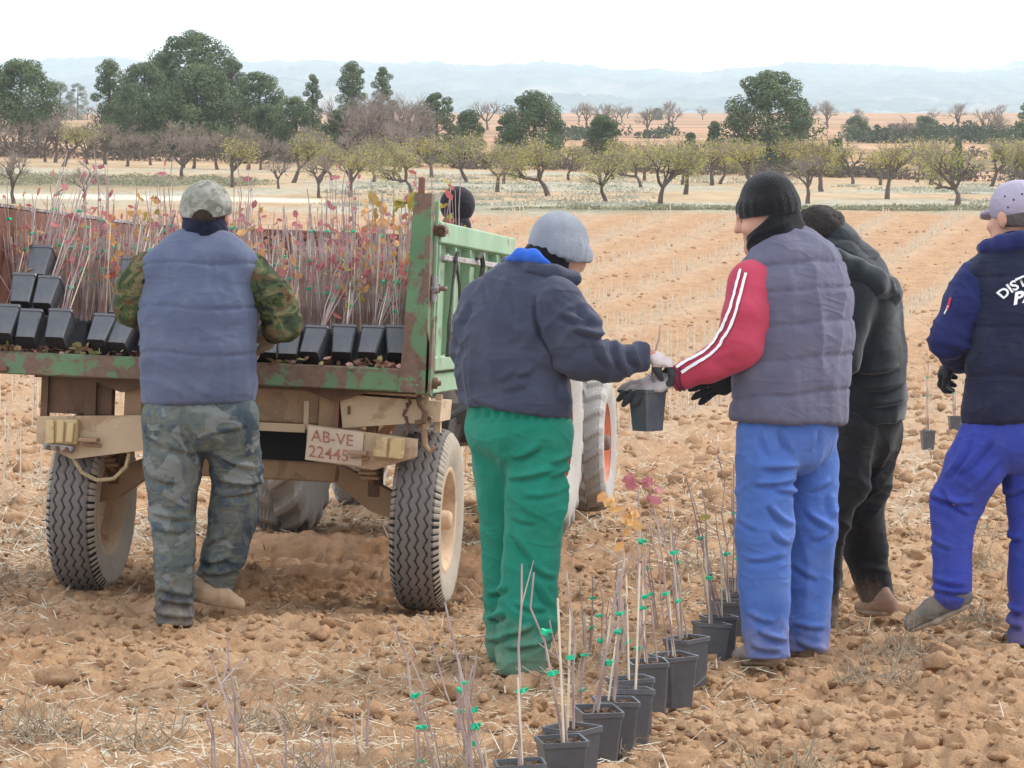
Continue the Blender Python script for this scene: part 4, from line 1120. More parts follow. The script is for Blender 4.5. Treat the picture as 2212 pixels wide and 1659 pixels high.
# upright, packed on the bed
cnt = 0
for j in range(13):
    y = .335 + j * .122
    for i in range(15):
        x = -.85 + i * .121 + rs.normal() * .006
        if x > .84 or (j > 8 and rs.random() < .25): continue
        yy = y + rs.normal() * .008
        w = TW(x, yy, BED - .005)
        place_sapling('potted_sapling', VAR[int(rs.integers(0, 24))], w, (rs.normal() * .05, ROLL + rs.normal() * .05, rs.random() * 6.28), 'slender sapling in black pot standing in the pack on the trailer bed', 'saplings packed upright on the trailer')
        cnt += 1
for k in range(12):
    x, y = .42 + .075 * (k % 6) + rs.normal() * .01, 1.95 + .13 * (k // 6) + rs.normal() * .02
    sm = sapling_meshes(800 + k, .66 + .14 * rs.random(), 16 if k % 2 == 0 else 9, [M_LEAFO, M_LEAFG, M_LEAFR][k % 3], (.0, .0), cane_h=.3, branches=3, ties=1, leafL=.065)
    place_sapling('potted_sapling', sm, TW(x, y, BED - .005), (0, ROLL, rs.random() * 6), 'tall sapling with orange and yellow leaves rising above the trailer\'s front corner', 'leafy saplings at the trailer front corner')
# pots lying along the tail of the bed, bottoms out
lying = [  # u, v of the pot's middle, Y, yaw, tilt, scale, label
 (857, 748, 12.06, .10, .75), (803, 748, 12.05, -.22, .78), (742, 746, 12.05, -.05, .74), (680, 748, 12.04, -.28, .80), (624, 748, 12.05, .0, .70), (578, 746, 12.05, .05, .72),
 (268, 728, 12.13, -.32, .80), (222, 722, 12.14, -.26, .80), (128, 712, 12.15, -.14, .68), (64, 712, 12.17, -.10, .70), (16, 702, 12.18, -.18, .66),
 (103, 640, 12.26, -.20, .72), (50, 634, 12.27, -.02, .66), (87, 574, 12.36, -.14, .62), (285, 600, 12.34, -.12, .70), (268, 664, 12.24, -.25, .8), (330, 735, 12.12, -.2, .8)]
ords = ['first', 'second', 'third', 'fourth', 'fifth', 'sixth']
labs = ['black pot lying on the bed edge, %s from the green corner post' % o for o in ords] + \
       ['black pot lying beside the vest, bottom layer, nearer the worker', 'black pot lying beside the vest, bottom layer, farther from the worker', 'darker dusty black pot lying third from the left end of the bed edge', 'black pot lying second from the left end of the bed edge', 'black pot lying at the left end of the bed edge',
        'black pot on the second layer at left, touching its twin', 'black pot on the second layer, outermost at left', 'black pot lying alone on top of the left pile', 'black pot lying high beside the worker\'s left arm', 'black pot below the worker\'s left elbow', 'black pot on the bed edge hidden behind the worker']
for k, ((u, v, Y, yaw, tilt), lab) in enumerate(zip(lying, labs)):
    c = Vector(V(u, v, Y)); Mr = Euler((-tilt, ROLL, yaw), 'XYZ').to_matrix()
    o = c - Mr @ Vector((0, 0, PH / 2))
    place_sapling('potted_sapling', VAR[(k * 5) % 24], o, Mr.to_euler(), lab, 'pots lying along the tail of the bed')
# row standing on the soil
rowp = [(1130, 6.86, .44, .05, 1, 0, .1), (1216, 7.25, .40, -.10, 2, 0, .2), (1236, 7.47, .38, .06, 1, 0, .9), (1288, 7.83, .40, .18, 2, 0, .25), (1327, 8.01, .46, .03, 2, 20, .15), (1359, 8.25, .36, .0, 1, 0, .2), (1367, 8.50, .34, -.03, 1, 0, .3),
        (1402, 8.93, .50, -.05, 2, 0, .15), (1455, 9.10, .50, -.10, 2, 15, .55), (1487, 9.60, .42, -.06, 2, 0, .70), (1531, 10.07, .44, -.18, 2, 0, .25), (1553, 10.30, .46, -.22, 2, 0, .2), (1571, 10.86, .52, -.14, 2, 4, .2), (1590, 11.25, .46, -.10, 2, 0, .3), (1600, 11.8, .42, -.10, 1, 0, .2)]
rl = ['potted seedling cut by the bottom edge, front of the row on the soil', 'potted seedling with two thin stems, second in the row on the soil', 'potted seedling with torn pot lip, close behind the second', 'potted seedling with forked stem, fourth in the row', 'potted seedling with orange leaves at its tip, standing in the row on the soil',
      'potted seedling with tall straight cane, right behind the orange-leaved one', 'potted seedling half hidden, sixth pot\'s neighbour in the row', 'potted seedling with squat black pot in mid row', 'potted seedling with plum leaves at its tip', 'widest grey-faced pot turned cornerwise in the row', 'potted seedling next beyond the cornerwise grey pot', 'mossy-topped potted seedling leaning left',
      'potted seedling third from the blue trousers', 'potted seedling against the blue trouser leg', 'farthest pot of the row, mostly behind the blue trousers']
for k, ((u, Y, H, lean, br, nl, yaw), lab) in enumerate(zip(rowp, rl)):
    sm = sapling_meshes(300 + k, H, nl, M_LEAFO if k == 4 else M_LEAFP if k == 8 else M_LEAFG, (lean, .02), cane_h=.20 + .14 * ((k * 3) % 4) / 3, branches=max(0, br - 1 + k % 2 * (k > 2)), ties=1 + k % 2, leafL=.036, thick=.8, tip=nl > 5)
    X = (u - 1106) / FV * Y
    place_sapling('potted_sapling', sm, (X, Y, float(GZ(X, Y)) - .012), (rs.normal() * .04, rs.normal() * .04, yaw), lab, 'potted seedlings in a row on the soil', sc=1.12)
# the pot being handed over
sm = sapling_meshes(400, .24, 0, M_LEAFR, (.22, .0), cane_h=.14, branches=0, ties=0)
place_sapling('potted_sapling', sm, V(1399, 930, 9.99), (.02, -.03, .72), 'black potted seedling held between the two gloved hands', None)
for (u, v, Y, lab, sc) in ((2004, 0, 27.0, 'lone potted seedling standing far off between two workers', 1.25), (2062, 0, 31.0, 'distant pot beside the navy sleeve', 1.25), (1897, 0, 19.5, 'distant pot showing beyond the black trousers', 1.0)):
    X = (u - 1106) / FV * Y; sm = sapling_meshes(500 + u, .62, 0, M_LEAFR, (0, 0), cane_h=.5, branches=2, ties=2)
    place_sapling('potted_sapling', sm, (X, Y, float(GZ(X, Y)) + .02), (0, 0, .1), lab, None, sc=sc)
# bare seedlings already planted, near foreground
near_s = [(520, 7.45, .42, -.12), (565, 7.2, .40, -.30), (470, 7.0, .30, .0), (960, 7.35, .46, -.24), (1015, 7.1, .38, -.05), (1062, 7.25, .52, -.28), (1005, 7.7, .34, .02), (990, 8.3, .28, .05), (1250, 8.9, .30, .05), (905, 7.6, .22, -.02), (700, 7.1, .26, .05), (630, 7.3, .22, -.05), (785, 7.9, .20, .04), (1300, 9.9, .34, .05), (1345, 10.3, .36, -.04), (1420, 11.2, .42, -.10), (1462, 11.9, .40, .02), (1270, 10.6, .30, .06)]
near_s.sort()
for k, (u, Y, H, lean) in enumerate(near_s):
    sm = sapling_meshes(600 + k, H, 0, M_LEAFR, (lean, 0), cane_h=.16 if k % 2 else .0, branches=1 + k % 2, ties=2 if u > 880 else 0, z0=-.03)
    X = (u - 1106) / FV * Y
    place_sapling('planted_sapling', sm, (X, Y, float(GZ(X, Y))), (0, 0, 0), 'bare twiggy seedling rising from the foreground soil, %s from the left' % nth(k), 'bare seedlings in the foreground soil', False, cat='seedling')
# planted rows beyond: a cane and a thin stem each
CV = []
for i in range(10):
    m = MB(); h = .50 + .04 * (i % 4); l = rs.normal(size=2) * .02
    m.tube([(0, 0, -.05), (l[0], l[1], h)], [.0085, .0075], 4, m=0)
    m.tube([(.02, .01, -.03), (.025 + rs.normal() * .01, .0, h * .5), (.03 + rs.normal() * .03, rs.normal() * .02, h * (.9 + .4 * rs.random()))], [.0035, .003, .002], 3, m=1)
    if i % 3 == 0:
        for q in range(5): leaf_geo(m, np.array([.02 + rs.normal() * .02, 0, h * (.3 + .5 * rs.random())]), rs.normal(size=3), .05, rs)
    CV.append(m.mesh('cane', mats=[M_CANE, M_STEM]))
spots = []
for r_ in range(19):
    x0 = -1.18 - 3.2 * r_
    ys_ = np.arange(15, 126, .42)
    for y in ys_:
        yy = y + rs.normal() * .06; x = float(row_x(x0, yy)) + rs.normal() * .03
        if r_ == 0 and yy < 45: continue
        if r_ == 1 and yy < 21: continue
        if rs.random() < .22 + .25 * float(vnoise(np.array([[x * .6, yy * .25, 1.]]))[0]): continue
        u = 1106 + x / yy * FV
        if -60 < u < 2280: spots.append((yy, x))
spots.sort()
rest = MB()
for k, (y, x) in enumerate(spots):
    z = float(GZ(x, y)); sc = .6 + .55 * rs.random()
    if k < 290:
        o = link_mesh('planted_cane', CV[k % 10], None, (x, y, z), (0, 0, rs.random() * 6), (sc, sc, sc))
        tag(o, 'thin pale cane marking a planted seedling in the field rows', 'cane', 'canes in the planted rows')
    else:
        h = .52 * sc; q = .009 + y * .00012
        l = rs.normal() * .02
        rest.add([(x - q, y, z), (x + q, y, z), (x + q * .8 + l, y, z + h), (x - q * .8 + l, y, z + h), (x, y + q * 1.5, z), (x + l, y + q * 1.5, z + h)], [(0, 1, 2, 3), (1, 4, 5, 2), (4, 0, 3, 5), (3, 2, 5)])
tag(rest.build('distant_canes', M_CANE), 'countless pale canes in the distant planted rows', 'cane', kind='stuff')

# ================================================================== loose clods, straw, leaf litter
def ico(sub):
    bm = bmesh.new(); bmesh.ops.create_icosphere(bm, subdivisions=sub, radius=1); bm.verts.index_update()
    v = np.array([x.co[:] for x in bm.verts]); f = np.array([[x.index for x in q.verts] for q in bm.faces]); bm.free(); return v, f
def clods(name, label, n, y0, y1, smin_, smax, sub, seed, powr=3.0):
    rs = np.random.default_rng(seed); v0, f0 = ico(sub); Vs = []; Fs = []
    Y = y0 * (y1 / y0) ** (rs.random(n) ** .9); u = rs.random(n) * 2500 - 150; X = (u - 1106) / FV * Y
    dens = vnoise(np.stack([X * .9, Y * .9, 0 * X], 1)); keep = dens > -.45 + .5 * rs.random(n) - .3
    X, Y = X[keep], Y[keep]; n = len(X); S = smin_ + (smax - smin_) * rs.random(n) ** powr
    Z = GZ(X, Y) + rough(X, Y)
    protos = []
    for i in range(48):
        p = v0.copy()
        for _ in range(7):
            nn = norm(rs.normal(size=3)); dd = .42 + .38 * rs.random(); ex = np.maximum(p @ nn - dd, 0); p = p - ex[:, None] * nn * .92
        protos.append(p * (1 + .22 * vnoise(v0 * 1.7 + i * 7.7)[:, None] + .16 * vnoise(v0 * 4.0 + i * 3.1)[:, None] + .10 * vnoise(v0 * 8.5 + i)[:, None]))
    for i in range(n):
        p = protos[i % 48]
        a = rs.random() * 6.28; ca, sa = math.cos(a), math.sin(a); sx, sy, sz = S[i] * (.8 + .5 * rs.random()), S[i] * (.7 + .5 * rs.random()), S[i] * (.55 + .35 * rs.random())
        q = p * np.array([sx, sy, sz]); q = np.stack([q[:, 0] * ca - q[:, 1] * sa, q[:, 0] * sa + q[:, 1] * ca, q[:, 2]], 1)
        Vs.append(q + np.array([X[i], Y[i], Z[i] + sz * .05])); Fs.append(f0 + i * len(v0))
    return tag(mesh_obj(name, np.concatenate(Vs), np.concatenate(Fs), M_SOIL, smooth=False), label, 'soil', kind='stuff')
clods('soil_clods', 'large broken clods of orange soil in the foreground', 420, 6.6, 17, .028, .075, 3, 1, 2.0)
clods('soil_clods', 'broken clods of orange soil between the large ones', 5200, 6.6, 19, .010, .036, 2, 9, 2.0)
clods('soil_clods', 'small crumbs of orange soil scattered over the field', 16000, 6.6, 26, .005, .026, 1, 2, 1.6)
clods('soil_clods', 'scattered clods over the far part of the field', 8000, 18, 124, .02, .12, 1, 3, 2.0)
def straws(n, y0, y1, seed, L0, L1, w):
    rs = np.random.default_rng(seed); Y = y0 * (y1 / y0) ** rs.random(n); u = rs.random(n) * 2500 - 150; X = (u - 1106) / FV * Y
    pn_ = np.stack([X * .8, Y * .5, 0 * X], 1); keep = fbm(pn_, 2) + .35 * smoothstep(14, 26, Y) > rs.normal(size=n) * .35 - .02
    X, Y = X[keep], Y[keep]; n = len(X); Z = GZ(X, Y) + rough(X, Y) + .006
    a = rs.random(n) * 6.28; el = np.abs(rs.normal(size=n)) * .35; L = L0 + (L1 - L0) * rs.random(n) ** 2
    d = np.stack([np.cos(a) * np.cos(el), np.sin(a) * np.cos(el), np.sin(el)], 1); s = np.stack([-np.sin(a), np.cos(a), np.zeros(n)], 1) * (w * (.6 + .8 * rs.random(n)))[:, None] * (1 + Y[:, None] * .012)
    c = np.stack([X, Y, Z], 1); e = c + d * L[:, None]; up = np.array([0, 0, 1.]) * w
    v = np.stack([c - s, c + s, e + s * .7, e - s * .7, c + up, e + up], 1).reshape(-1, 3); b = np.arange(n)[:, None] * 6
    f = np.concatenate([b + np.array([[0, 4, 5, 3]]), b + np.array([[4, 1, 2, 5]])]); return v, f
t = NT('dry_straw'); co = t.coord()
t.col(t.ramp(t.noise(co, 9, 3), [(.3, (.34, .27, .19)), (.5, (.53, .46, .34)), (.7, (.68, .63, .53))])).set(.85, .25); M_STRAW = t.m
v1, f1 = straws(26000, 6.6, 17, 1, .010, .085, .0017); v2, f2 = straws(42000, 14, 90, 2, .03, .15, .0030)
tag(mesh_obj('straw', np.concatenate([v1, v2]), np.concatenate([f1, f2 + len(v1)]), M_STRAW), 'dry straw and stubble strewn over the soil', 'straw', kind='stuff')
# grey tufts of dead weeds
rs = np.random.default_rng(91); m = MB()
for (u, Y, r) in ((45, 8.35, .17), (120, 8.2, .12), (590, 8.5, .14), (310, 8.1, .12), (1000, 7.6, .12), (840, 7.3, .12), (1320, 8.0, .08), (1900, 9.6, .16), (1960, 10.3, .12), (2100, 11.5, .12), (1700, 7.6, .14), (700, 7.5, .12), (1450, 16, .2), (1520, 14, .2), (1660, 13, .2), (90, 16, .3), (60, 19, .35), (30, 13, .2), (2080, 16, .3), (2150, 14, .2)):
    X = (u - 1106) / FV * Y
    for k in range(70):
        a = rs.random() * 6.28; q = r * math.sqrt(rs.random()); x, y = X + q * math.cos(a), Y + q * math.sin(a); z = float(GZ(x, y)) + .0
        d = norm(rs.normal(size=3) * .8 + np.array([0, 0, .5])); L = .03 + .07 * rs.random()
        m.tube([(x, y, z + .01), np.array([x, y, z + .01]) + d * L, np.array([x, y, z]) + d * L * 1.6 + rs.normal(size=3) * .02], [.0022, .0018, .001], 3, caps=False)
tag(m.build('dead_weeds', mat_plain('grey_dead_weed', (.33, .27, .19), .95, .3, 12)), 'grey tufts of dead weeds between the clods', 'weeds', kind='stuff')
m = MB()
for k in range(420):
    x = -.95 + 1.8 * rs.random(); y = .01 + .26 * rs.random() ** 1.5; p = TW(x, y, BED + .004 + .02 * rs.random())
    leaf_geo(m, np.array(p), rs.normal(size=3) * np.array([1, 1, .35]), .025 + .03 * rs.random(), rs); m.m[-6:] = [int(rs.integers(0, 3))] * 6
tag(m.build('leaf_litter', mats=[mat_plain('brown_dead_leaf', (.20, .11, .07), .9, .4, 30), mat_plain('pink_dead_leaf', (.46, .26, .21), .9, .3, 30), mat_plain('olive_dead_leaf', (.33, .28, .12), .9, .3, 30)]), 'fallen leaves littering the rear edge of the trailer bed', 'leaves', kind='stuff')
# ================================================================== people
def chain(Y0, pts): return np.array([V(u, v, Y0 + d) for (u, v, d) in pts])
def folds(ah, av, hot=(), seed=0, slant=.5, fh=(5, 5, 15), fv=(12, 12, 3)):
    hot = [(np.asarray(c, float), r, g) for (c, r, g) in hot]
    def fn(p):
        w = np.full(len(p), .28)
        for c, r, g in hot: w += g * np.exp(-((p - c) ** 2).sum(1) / r ** 2)
        q = p + .035 * np.stack([vnoise(p * 6 + seed), vnoise(p * 6 + 31 + seed), vnoise(p * 6 + 71 + seed)], 1)
        a = q.copy(); a[:, 2] += slant * q[:, 0]; b = q.copy(); b[:, 2] -= slant * q[:, 0]
        m = smoothstep(-.4, .4, vnoise(p * 4 + 7 + seed))
        r1 = ridged(a * np.array(fh) + seed); r2 = ridged(b * np.array(fh) * 1.15 + 3 + seed); r3 = ridged(q * np.array(fv) + 5 + seed)
        r4 = ridged(a * np.array(fh) * 2.3 + 9 + seed)
        g = lambda r: .95 * np.clip(r, 0, 1) ** 1.8 + .25 * r - .25
        return 1.25 * ah * w * (g(r1) * m + g(r2) * (1 - m)) + .35 * ah * w * r4 + 1.2 * av * r3
    return fn
def quilt(zs, depth=.009, puff=.010, tilt=0.0, xc=0.0, extra=None, wid=.008):
    zs = np.sort(np.asarray(zs, float))
    def fn(p):
        z = p[:, 2] + tilt * (p[:, 0] - xc) + .012 * vnoise(p * np.array([5, 5, 1]) + 2)
        k = np.clip(np.searchsorted(zs, z), 1, len(zs) - 1)
        f = np.clip((z - zs[k - 1]) / (zs[k] - zs[k - 1]), 0, 1)
        d = puff * np.sqrt(np.clip(np.sin(np.pi * f), 0, 1))
        for s in zs[1:-1]: d -= depth * np.exp(-((z - s) / wid) ** 2)
        # puckers running out of the seams
        d += .0035 * ridged(p * np.array([26, 26, 5])) * (1 - np.sqrt(np.clip(np.sin(np.pi * f), 0, 1)) * .6)
        return d + (extra(p) if extra is not None else 0)
    return fn
def frame(fwd, up=(0, 0, 1)):
    f = norm(fwd); r = norm(np.cross(f, up)); u = np.cross(r, f)
    return np.stack([r, f, u], 1)          # columns: right, forward, up
def head_prims(c, fwd, up=(0, 0, 1), s=1.0, ears=True):
    M = frame(fwd, up); c = np.asarray(c, float)
    L = lambda x, y, z: c + s * (M @ np.array([x, y, z]))
    P = [E(L(0, -.012, .020), np.array([.073, .093, .086]) * s, M, .03),
         E(L(0, .03, -.03), np.array([.063, .068, .085]) * s, M, .03),
         T([L(-.04, .05, -.075), L(0, .082, -.098), L(.04, .05, -.075)], .026 * s, k=.03),
         T([L(0, .094, .012), L(0, .112, -.022)], [.010 * s, .0135 * s], k=.012),
         T([L(-.03, .085, .022), L(.03, .085, .022)], .012 * s, k=.02),
         T([L(-.018, .092, -.058), L(.018, .092, -.058)], .008 * s, k=.01)]
    for sx in (-1, 1):
        if ears: P.append(E(L(sx * .08, -.012, -.012), np.array([.011, .022, .033]) * s, M, .008))
        P.append(E(L(sx * .045, .07, -.03), np.array([.025, .02, .02]) * s, M, .02))
    return P, L, M
def cuff(c, fr, a, b, hgt, th, k=.012):
    """turned-up band of a knitted hat"""
    pts = [np.asarray(c) + fr @ np.array([a * math.cos(q), b * math.sin(q), 0]) for q in np.linspace(0, 2 * math.pi, 21)]
    return T(pts, hgt, th, fr[:, 2], k)
def hand_prims(w, d, pn, side=1, curl=(.35, .4, .45, .5), sc=1.0, spread=.10, thumb=(.55, .75, .35)):
    w = np.asarray(w, float); d = norm(d); pn = norm(pn - d * np.dot(pn, d)); lat = np.cross(d, pn) * side
    P = [T([w - d * .02 * sc, w + d * .045 * sc, w + d * .088 * sc], np.array([.028, .040, .042]) * sc, np.array([.022, .018, .014]) * sc, lat, .012)]
    for i, (c, ln) in enumerate(zip(curl, (.95, 1.05, 1.0, .8))):
        a = w + sc * (d * (.088 - .006 * abs(i - 1.3)) + lat * (.031 - .0205 * i))
        e = norm(d + lat * (spread * (1.2 - .8 * i)))
        pts = [a]; ang = 0
        for L in (.043, .027, .022):
            ang += c; ee = e * math.cos(ang) + pn * math.sin(ang); pts.append(pts[-1] + ee * L * ln * sc)
        P.append(T(pts, np.array([.0098, .0093, .0088, .0078]) * sc, k=.004))
    a = w + sc * (d * .028 + lat * .026)
    t1 = norm(d * thumb[0] + lat * thumb[1] + pn * thumb[2]); t2 = norm(t1 + d * .5 + pn * .2)
    P.append(T([a, a + t1 * .042 * sc, a + t1 * .042 * sc + t2 * .032 * sc], np.array([.015, .0115, .009]) * sc, k=.010))
    return P
def shoe(person, heel, toe, mat, sole_mat, s=1.0, up=None):
    heel = np.asarray(heel, float); toe = np.asarray(toe, float); d = norm(toe - heel)
    up = np.array([0, 0, 1.0]) if up is None else norm(up); up = norm(up - d * (up @ d)); lat = np.cross(d, up)
    mid = (heel * .45 + toe * .55)
    P = [T([heel + up * .03, mid + up * .028, toe + up * .012], np.array([.036, .043, .040]) * s, np.array([.036, .038, .026]) * s, lat, .02),
         T([heel + up * .04 + d * .02, heel + up * .075 + d * .03], [.040 * s, .036 * s], k=.03)]
    o, _ = grow('shoe', P, mat, person, .008, cuts=[('p', heel - up * .004, -up)],
                fold=lambda p: .0025 * ridged(p * 30))
    S = [T([heel + d * .0 - up * .004, mid - up * .006, toe - up * .002], np.array([.040, .048, .044]) * s, np.array([.014, .014, .013]) * s, lat, .01)]
    base = np.array(person.location)
    fn = field(S); lo, hi = bounds(S); v, f = surface_nets(fn, lo, hi, .008)
    mesh_obj('sole', v - base, f, sole_mat, o, True)
    return o

M_SKIN = NT('skin'); t = M_SKIN; co = t.coord()
t.col(t.ramp(t.noise(co, 14, 4), [(.3, (.50, .25, .17)), (.7, (.62, .35, .25))])).set(.55, .35); t.b.inputs['Subsurface Weight'].default_value = .15
t.b.inputs['Subsurface Radius'].default_value = (.02, .008, .004)
M_SKIN = t.m
M_EYE = mat_plain('eye', (.12, .08, .06), .2, .3, 40)
def mat_camo(name, cols, scale=9, fold=.4):
    t = NT(name); co = t.coord(scale=(1, 1, 1.35))
    a = t.noise(co, scale, 3, .5, .8)
    col = t.ramp(a, [(0, cols[0]), (.43, cols[1]), (.52, cols[2]), (.60, cols[3])], 'CONSTANT')
    b = t.noise(t.coord(scale=(1.2, 1.2, 1.5)), scale * .8, 2, .5, 1.0)
    col = t.mix(t.ramp(b, [(.57, (0, 0, 0)), (.59, (1, 1, 1))]), col, cols[4])
    fade = t.noise(t.coord(), 6, 5, .7)
    col = t.mix(t.ramp(fade, [(.4, (0, 0, 0)), (.75, (.55, .55, .55))]), col, tuple(min(1, x * 1.5 + .03) for x in cols[1]))
    if 'faded' in name: col = hem_dust(t, col)
    t.col(col).set(.95, .1); creases(t, 11, fold + .1, 500)
    return t.m
def mat_knit(name, c, ribs=260, var=.2):
    t = NT(name); co = t.coord(scale=(1, 1, .35))
    f = t.noise(t.coord(), 9, 5, .6)
    t.col(t.ramp(f, [(.3, tuple(x * (1 - var) for x in c)), (.7, tuple(x * (1 + var) for x in c))])).set(.98, .05)
    t.b.inputs['Sheen Weight'].default_value = .25
    t.bump(t.noise(co, ribs, 2, .6), .8, .006); return t.m
DUST = (.42, .29, .19)
M_SOLE = mat_plain('boot_sole', (.30, .22, .15), .95, .3, 30)
M_BOOT = mat_cloth('dusty_boot', (.40, .28, .18), .25, DUST, .6)
M_BLACKKNIT = mat_knit('black_knit', (.014, .014, .016))
M_GAITER = mat_cloth('dark_neck_warmer', (.012, .014, .032), .3)
M_GAITER2 = mat_cloth('black_neck_warmer', (.012, .012, .014), .3)
M_GLOVE = mat_cloth('grey_glove', (.46, .41, .40), .12, weave=900, fold=.25)
M_GRIP = mat_cloth('black_glove_coating', (.045, .05, .055), .3, rough=.7)
M_PRINT = mat_plain('white_print', (.85, .85, .86), .7, .03)
M_INK = mat_plain('dark_ink', (.03, .03, .06), .7, .05)

def person(base, label):
    o = empty('person', base); tag(o, label, 'person', None); return o
def body(p, prims, L=None, h=.011, zmin=.12):
    o, fn = grow('body', prims, M_SKIN, p, h, cuts=[('p', np.array([0, 0, zmin]), np.array([0, 0, -1.]))])
    if L is not None:
        for sx in (-1, 1):
            m = MB(); m.lathe([(-.011, .0015), (-.008, .007), (0, .0105), (.008, .007), (.011, .0015)], L(sx * .032, .079, .002) - np.array(p.location), 'z', 10)
            m.build('eye', M_EYE, o, True)
    return o, fn
def shrink(prims, f=.78):
    return [T(q[1], q[2] * f, q[3] * f, q[4], q[5]) if q[0] == 't' else E(q[1], q[2] * f, q[3], q[4]) for q in prims]


Z8 = lambda x, y: (497.7 + x / 2.857, 829.5 + y / 2.857)
Z7 = lambda x, y: (x / 2.857, 829.5 + y / 2.857)
Z5 = lambda x, y: (553 + x / 2.857, 331.8 + y / 2.857)
Z6 = lambda x, y: (1327 + x / 2.857, 331.8 + y / 2.857)
Z2 = lambda x, y: (1437.7 + x / 2.727, 829.5 + y / 2.727)
Z4 = lambda x, y: (x / 2.857, 497.7 + y / 2.857)
ZB = lambda x, y: (1824.8 + x / 2.727, 331.8 + y / 2.727)

# ---------------------------------------------------------------- camouflage worker at the trailer's tail
def man_camo():
    Y0 = 11.50; s = FV / Y0
    p = person(tuple(V(420, 0, Y0) * np.array([1, 1, 0])), 'worker in grey-blue padded vest, camouflage trousers and cap, reaching into the loaded trailer')
    C = lambda *a: chain(Y0, a)
    M_VEST = mat_cloth('slate_blue_vest', (.094, .112, .175), .12, (.22, .22, .24), .25, foldscale=8, fold=.4)
    M_SHIRT = mat_camo('woodland_camouflage', [(.022, .022, .018), (.055, .075, .03), (.15, .12, .065), (.045, .085, .045), (.105, .062, .03)], 11)
    M_TR = mat_camo('faded_camouflage', [(.045, .062, .080), (.095, .110, .105), (.135, .14, .115), (.080, .105, .125), (.185, .195, .185)], 8)
    # trousers
    pel = T(C((432, 862, .02), (432, 905, 0)), [.205, .212], [.135, .142], k=.05)
    Lg = T(C((372, 905, .0), (374, 1000, .0), (373, 1110, .02), (376, 1215, .0), (378, 1338, -.02)), [.118, .112, .090, .080, .078], k=.03)
    Rg = T(C((497, 905, .0), (512, 1020, .06), (505, 1110, .12), (484, 1195, .14), (462, 1262, .16)), [.115, .100, .096, .088, .076], k=.03)
    hot = [(V(373, 1110, Y0), .12, .8), (V(378, 1300, Y0), .13, 1.4), (V(510, 1040, Y0), .12, 1.2), (V(470, 1240, Y0), .12, 1.2), (V(437, 955, Y0), .14, .7)]
    tr, _ = grow('trousers', [pel, Lg, Rg], M_TR, p, .0072, cuts=[('p', V(0, 1346, Y0), np.array([0, 0, -1.]))], fold=both(folds(.006, .003, hot, 1), strokes([(1340, 585, 1630, 600, 1.5), (1180, 240, 1250, 340), (920, 300, 1110, 420), (1010, 340, 1210, 430, .8), (940, 780, 1180, 830), (950, 870, 1160, 905, .8), (1220, 1090, 1420, 1050), (1230, 1160, 1460, 1130), (970, 1310, 1190, 1350, 1.3), (965, 1400, 1195, 1430, 1.4), (960, 1240, 1190, 1300), (1290, 290, 1520, 240, .8), (1380, 440, 1580, 520), (1360, 680, 1600, 640, .8), (930, 560, 1100, 600, .7), (1250, 980, 1420, 900, .8), (1165, 110, 1175, 330, .6)], Z7, .011, 6), strokes([(1285, 140, 1290, 300, .7), (1290, 300, 1490, 270, .7), (1490, 130, 1495, 270, .7), (920, 140, 915, 250, .7), (915, 250, 1000, 330, .7), (1080, 140, 1085, 260, .7)], Z7, .004, 3)))
    # arms
    RA = T(C((540, 590, .08), (590, 640, .07), (614, 700, .08), (584, 716, .26)), [.085, .078, .070, .052], k=.03)
    LA = T(C((322, 590, .08), (292, 625, .09), (290, 668, .12), (340, 706, .36)), [.085, .075, .070, .05], k=.03)
    sh_hot = [(V(614, 700, Y0), .14, 1.5), (V(290, 660, Y0), .14, 1.5)]
    tor0 = T(C((432, 850, .02), (432, 680, .04), (436, 590, .08)), [.18, .19, .18], [.12, .13, .12], k=.05)
    grow('shirt', [tor0, RA, LA], M_SHIRT, p, .009, fold=folds(.009, .003, sh_hot, 3))
    # vest
    tor = T(C((430, 895, .03), (430, 840, .02), (428, 770, .02), (428, 680, .04), (430, 600, .08), (436, 560, .10), (441, 525, .12)),
            [.216, .220, .222, .228, .225, .175, .085], [.155, .16, .165, .17, .155, .115, .085], k=.03)
    sh1 = T(C((335, 585, .08), (400, 545, .10)), [.055, .07], [.09, .085], k=.05)
    sh2 = T(C((535, 582, .08), (480, 545, .10)), [.055, .07], [.09, .085], k=.05)
    zs = [V(0, v, Y0)[2] for v in (890, 765, 666, 571, 490)]
    vest, vfn = grow('vest', [tor, sh1, sh2], M_VEST, p, .008, cuts=[('p', V(430, 868, Y0), np.array([0.02, 0, -1.]))],
                     fold=quilt(zs, .006, .005, wid=.006, extra=folds(.0055, .003, [(V(430, 840, Y0), .2, .8)], 8, fh=(3.5, 3.5, 13))))
    col = T(C((398, 516, .12), (441, 508, .05), (486, 516, .12)), .018, k=.01)
    grow('collar', [T(C((396, 520, .13), (415, 514, .055), (441, 512, .03), (468, 514, .055), (488, 520, .13)), [.02] * 5, k=.02)], M_VEST, vest, .008)
    for ch in vest.children: ch.location = (0, 0, 0)
    # head
    hp, L, M = head_prims(V(444, 462, Y0 + .13), (0.04, 1, -.12), s=1.1)
    neck = T(C((440, 540, .12), (443, 480, .12)), [.068, .062], k=.03)
    hands = hand_prims(V(588, 711, Y0 + .20), np.array([-.12, .15, -.30]), np.array([-.6, .5, .2]), -1, (.5, .6, .6, .6))
    hl = hand_prims(V(345, 708, Y0 + .37), np.array([.3, .8, -.3]), np.array([.2, 0, -1.]), 1)
    bd, _ = body(p, hp + [neck] + shrink([tor0, Lg, Rg, RA, LA, pel], .72) + hl, L)
    grow('glove', hands, mat_cloth('dusty_brown_glove', (.20, .15, .11), .25, DUST, .5), p, .005)
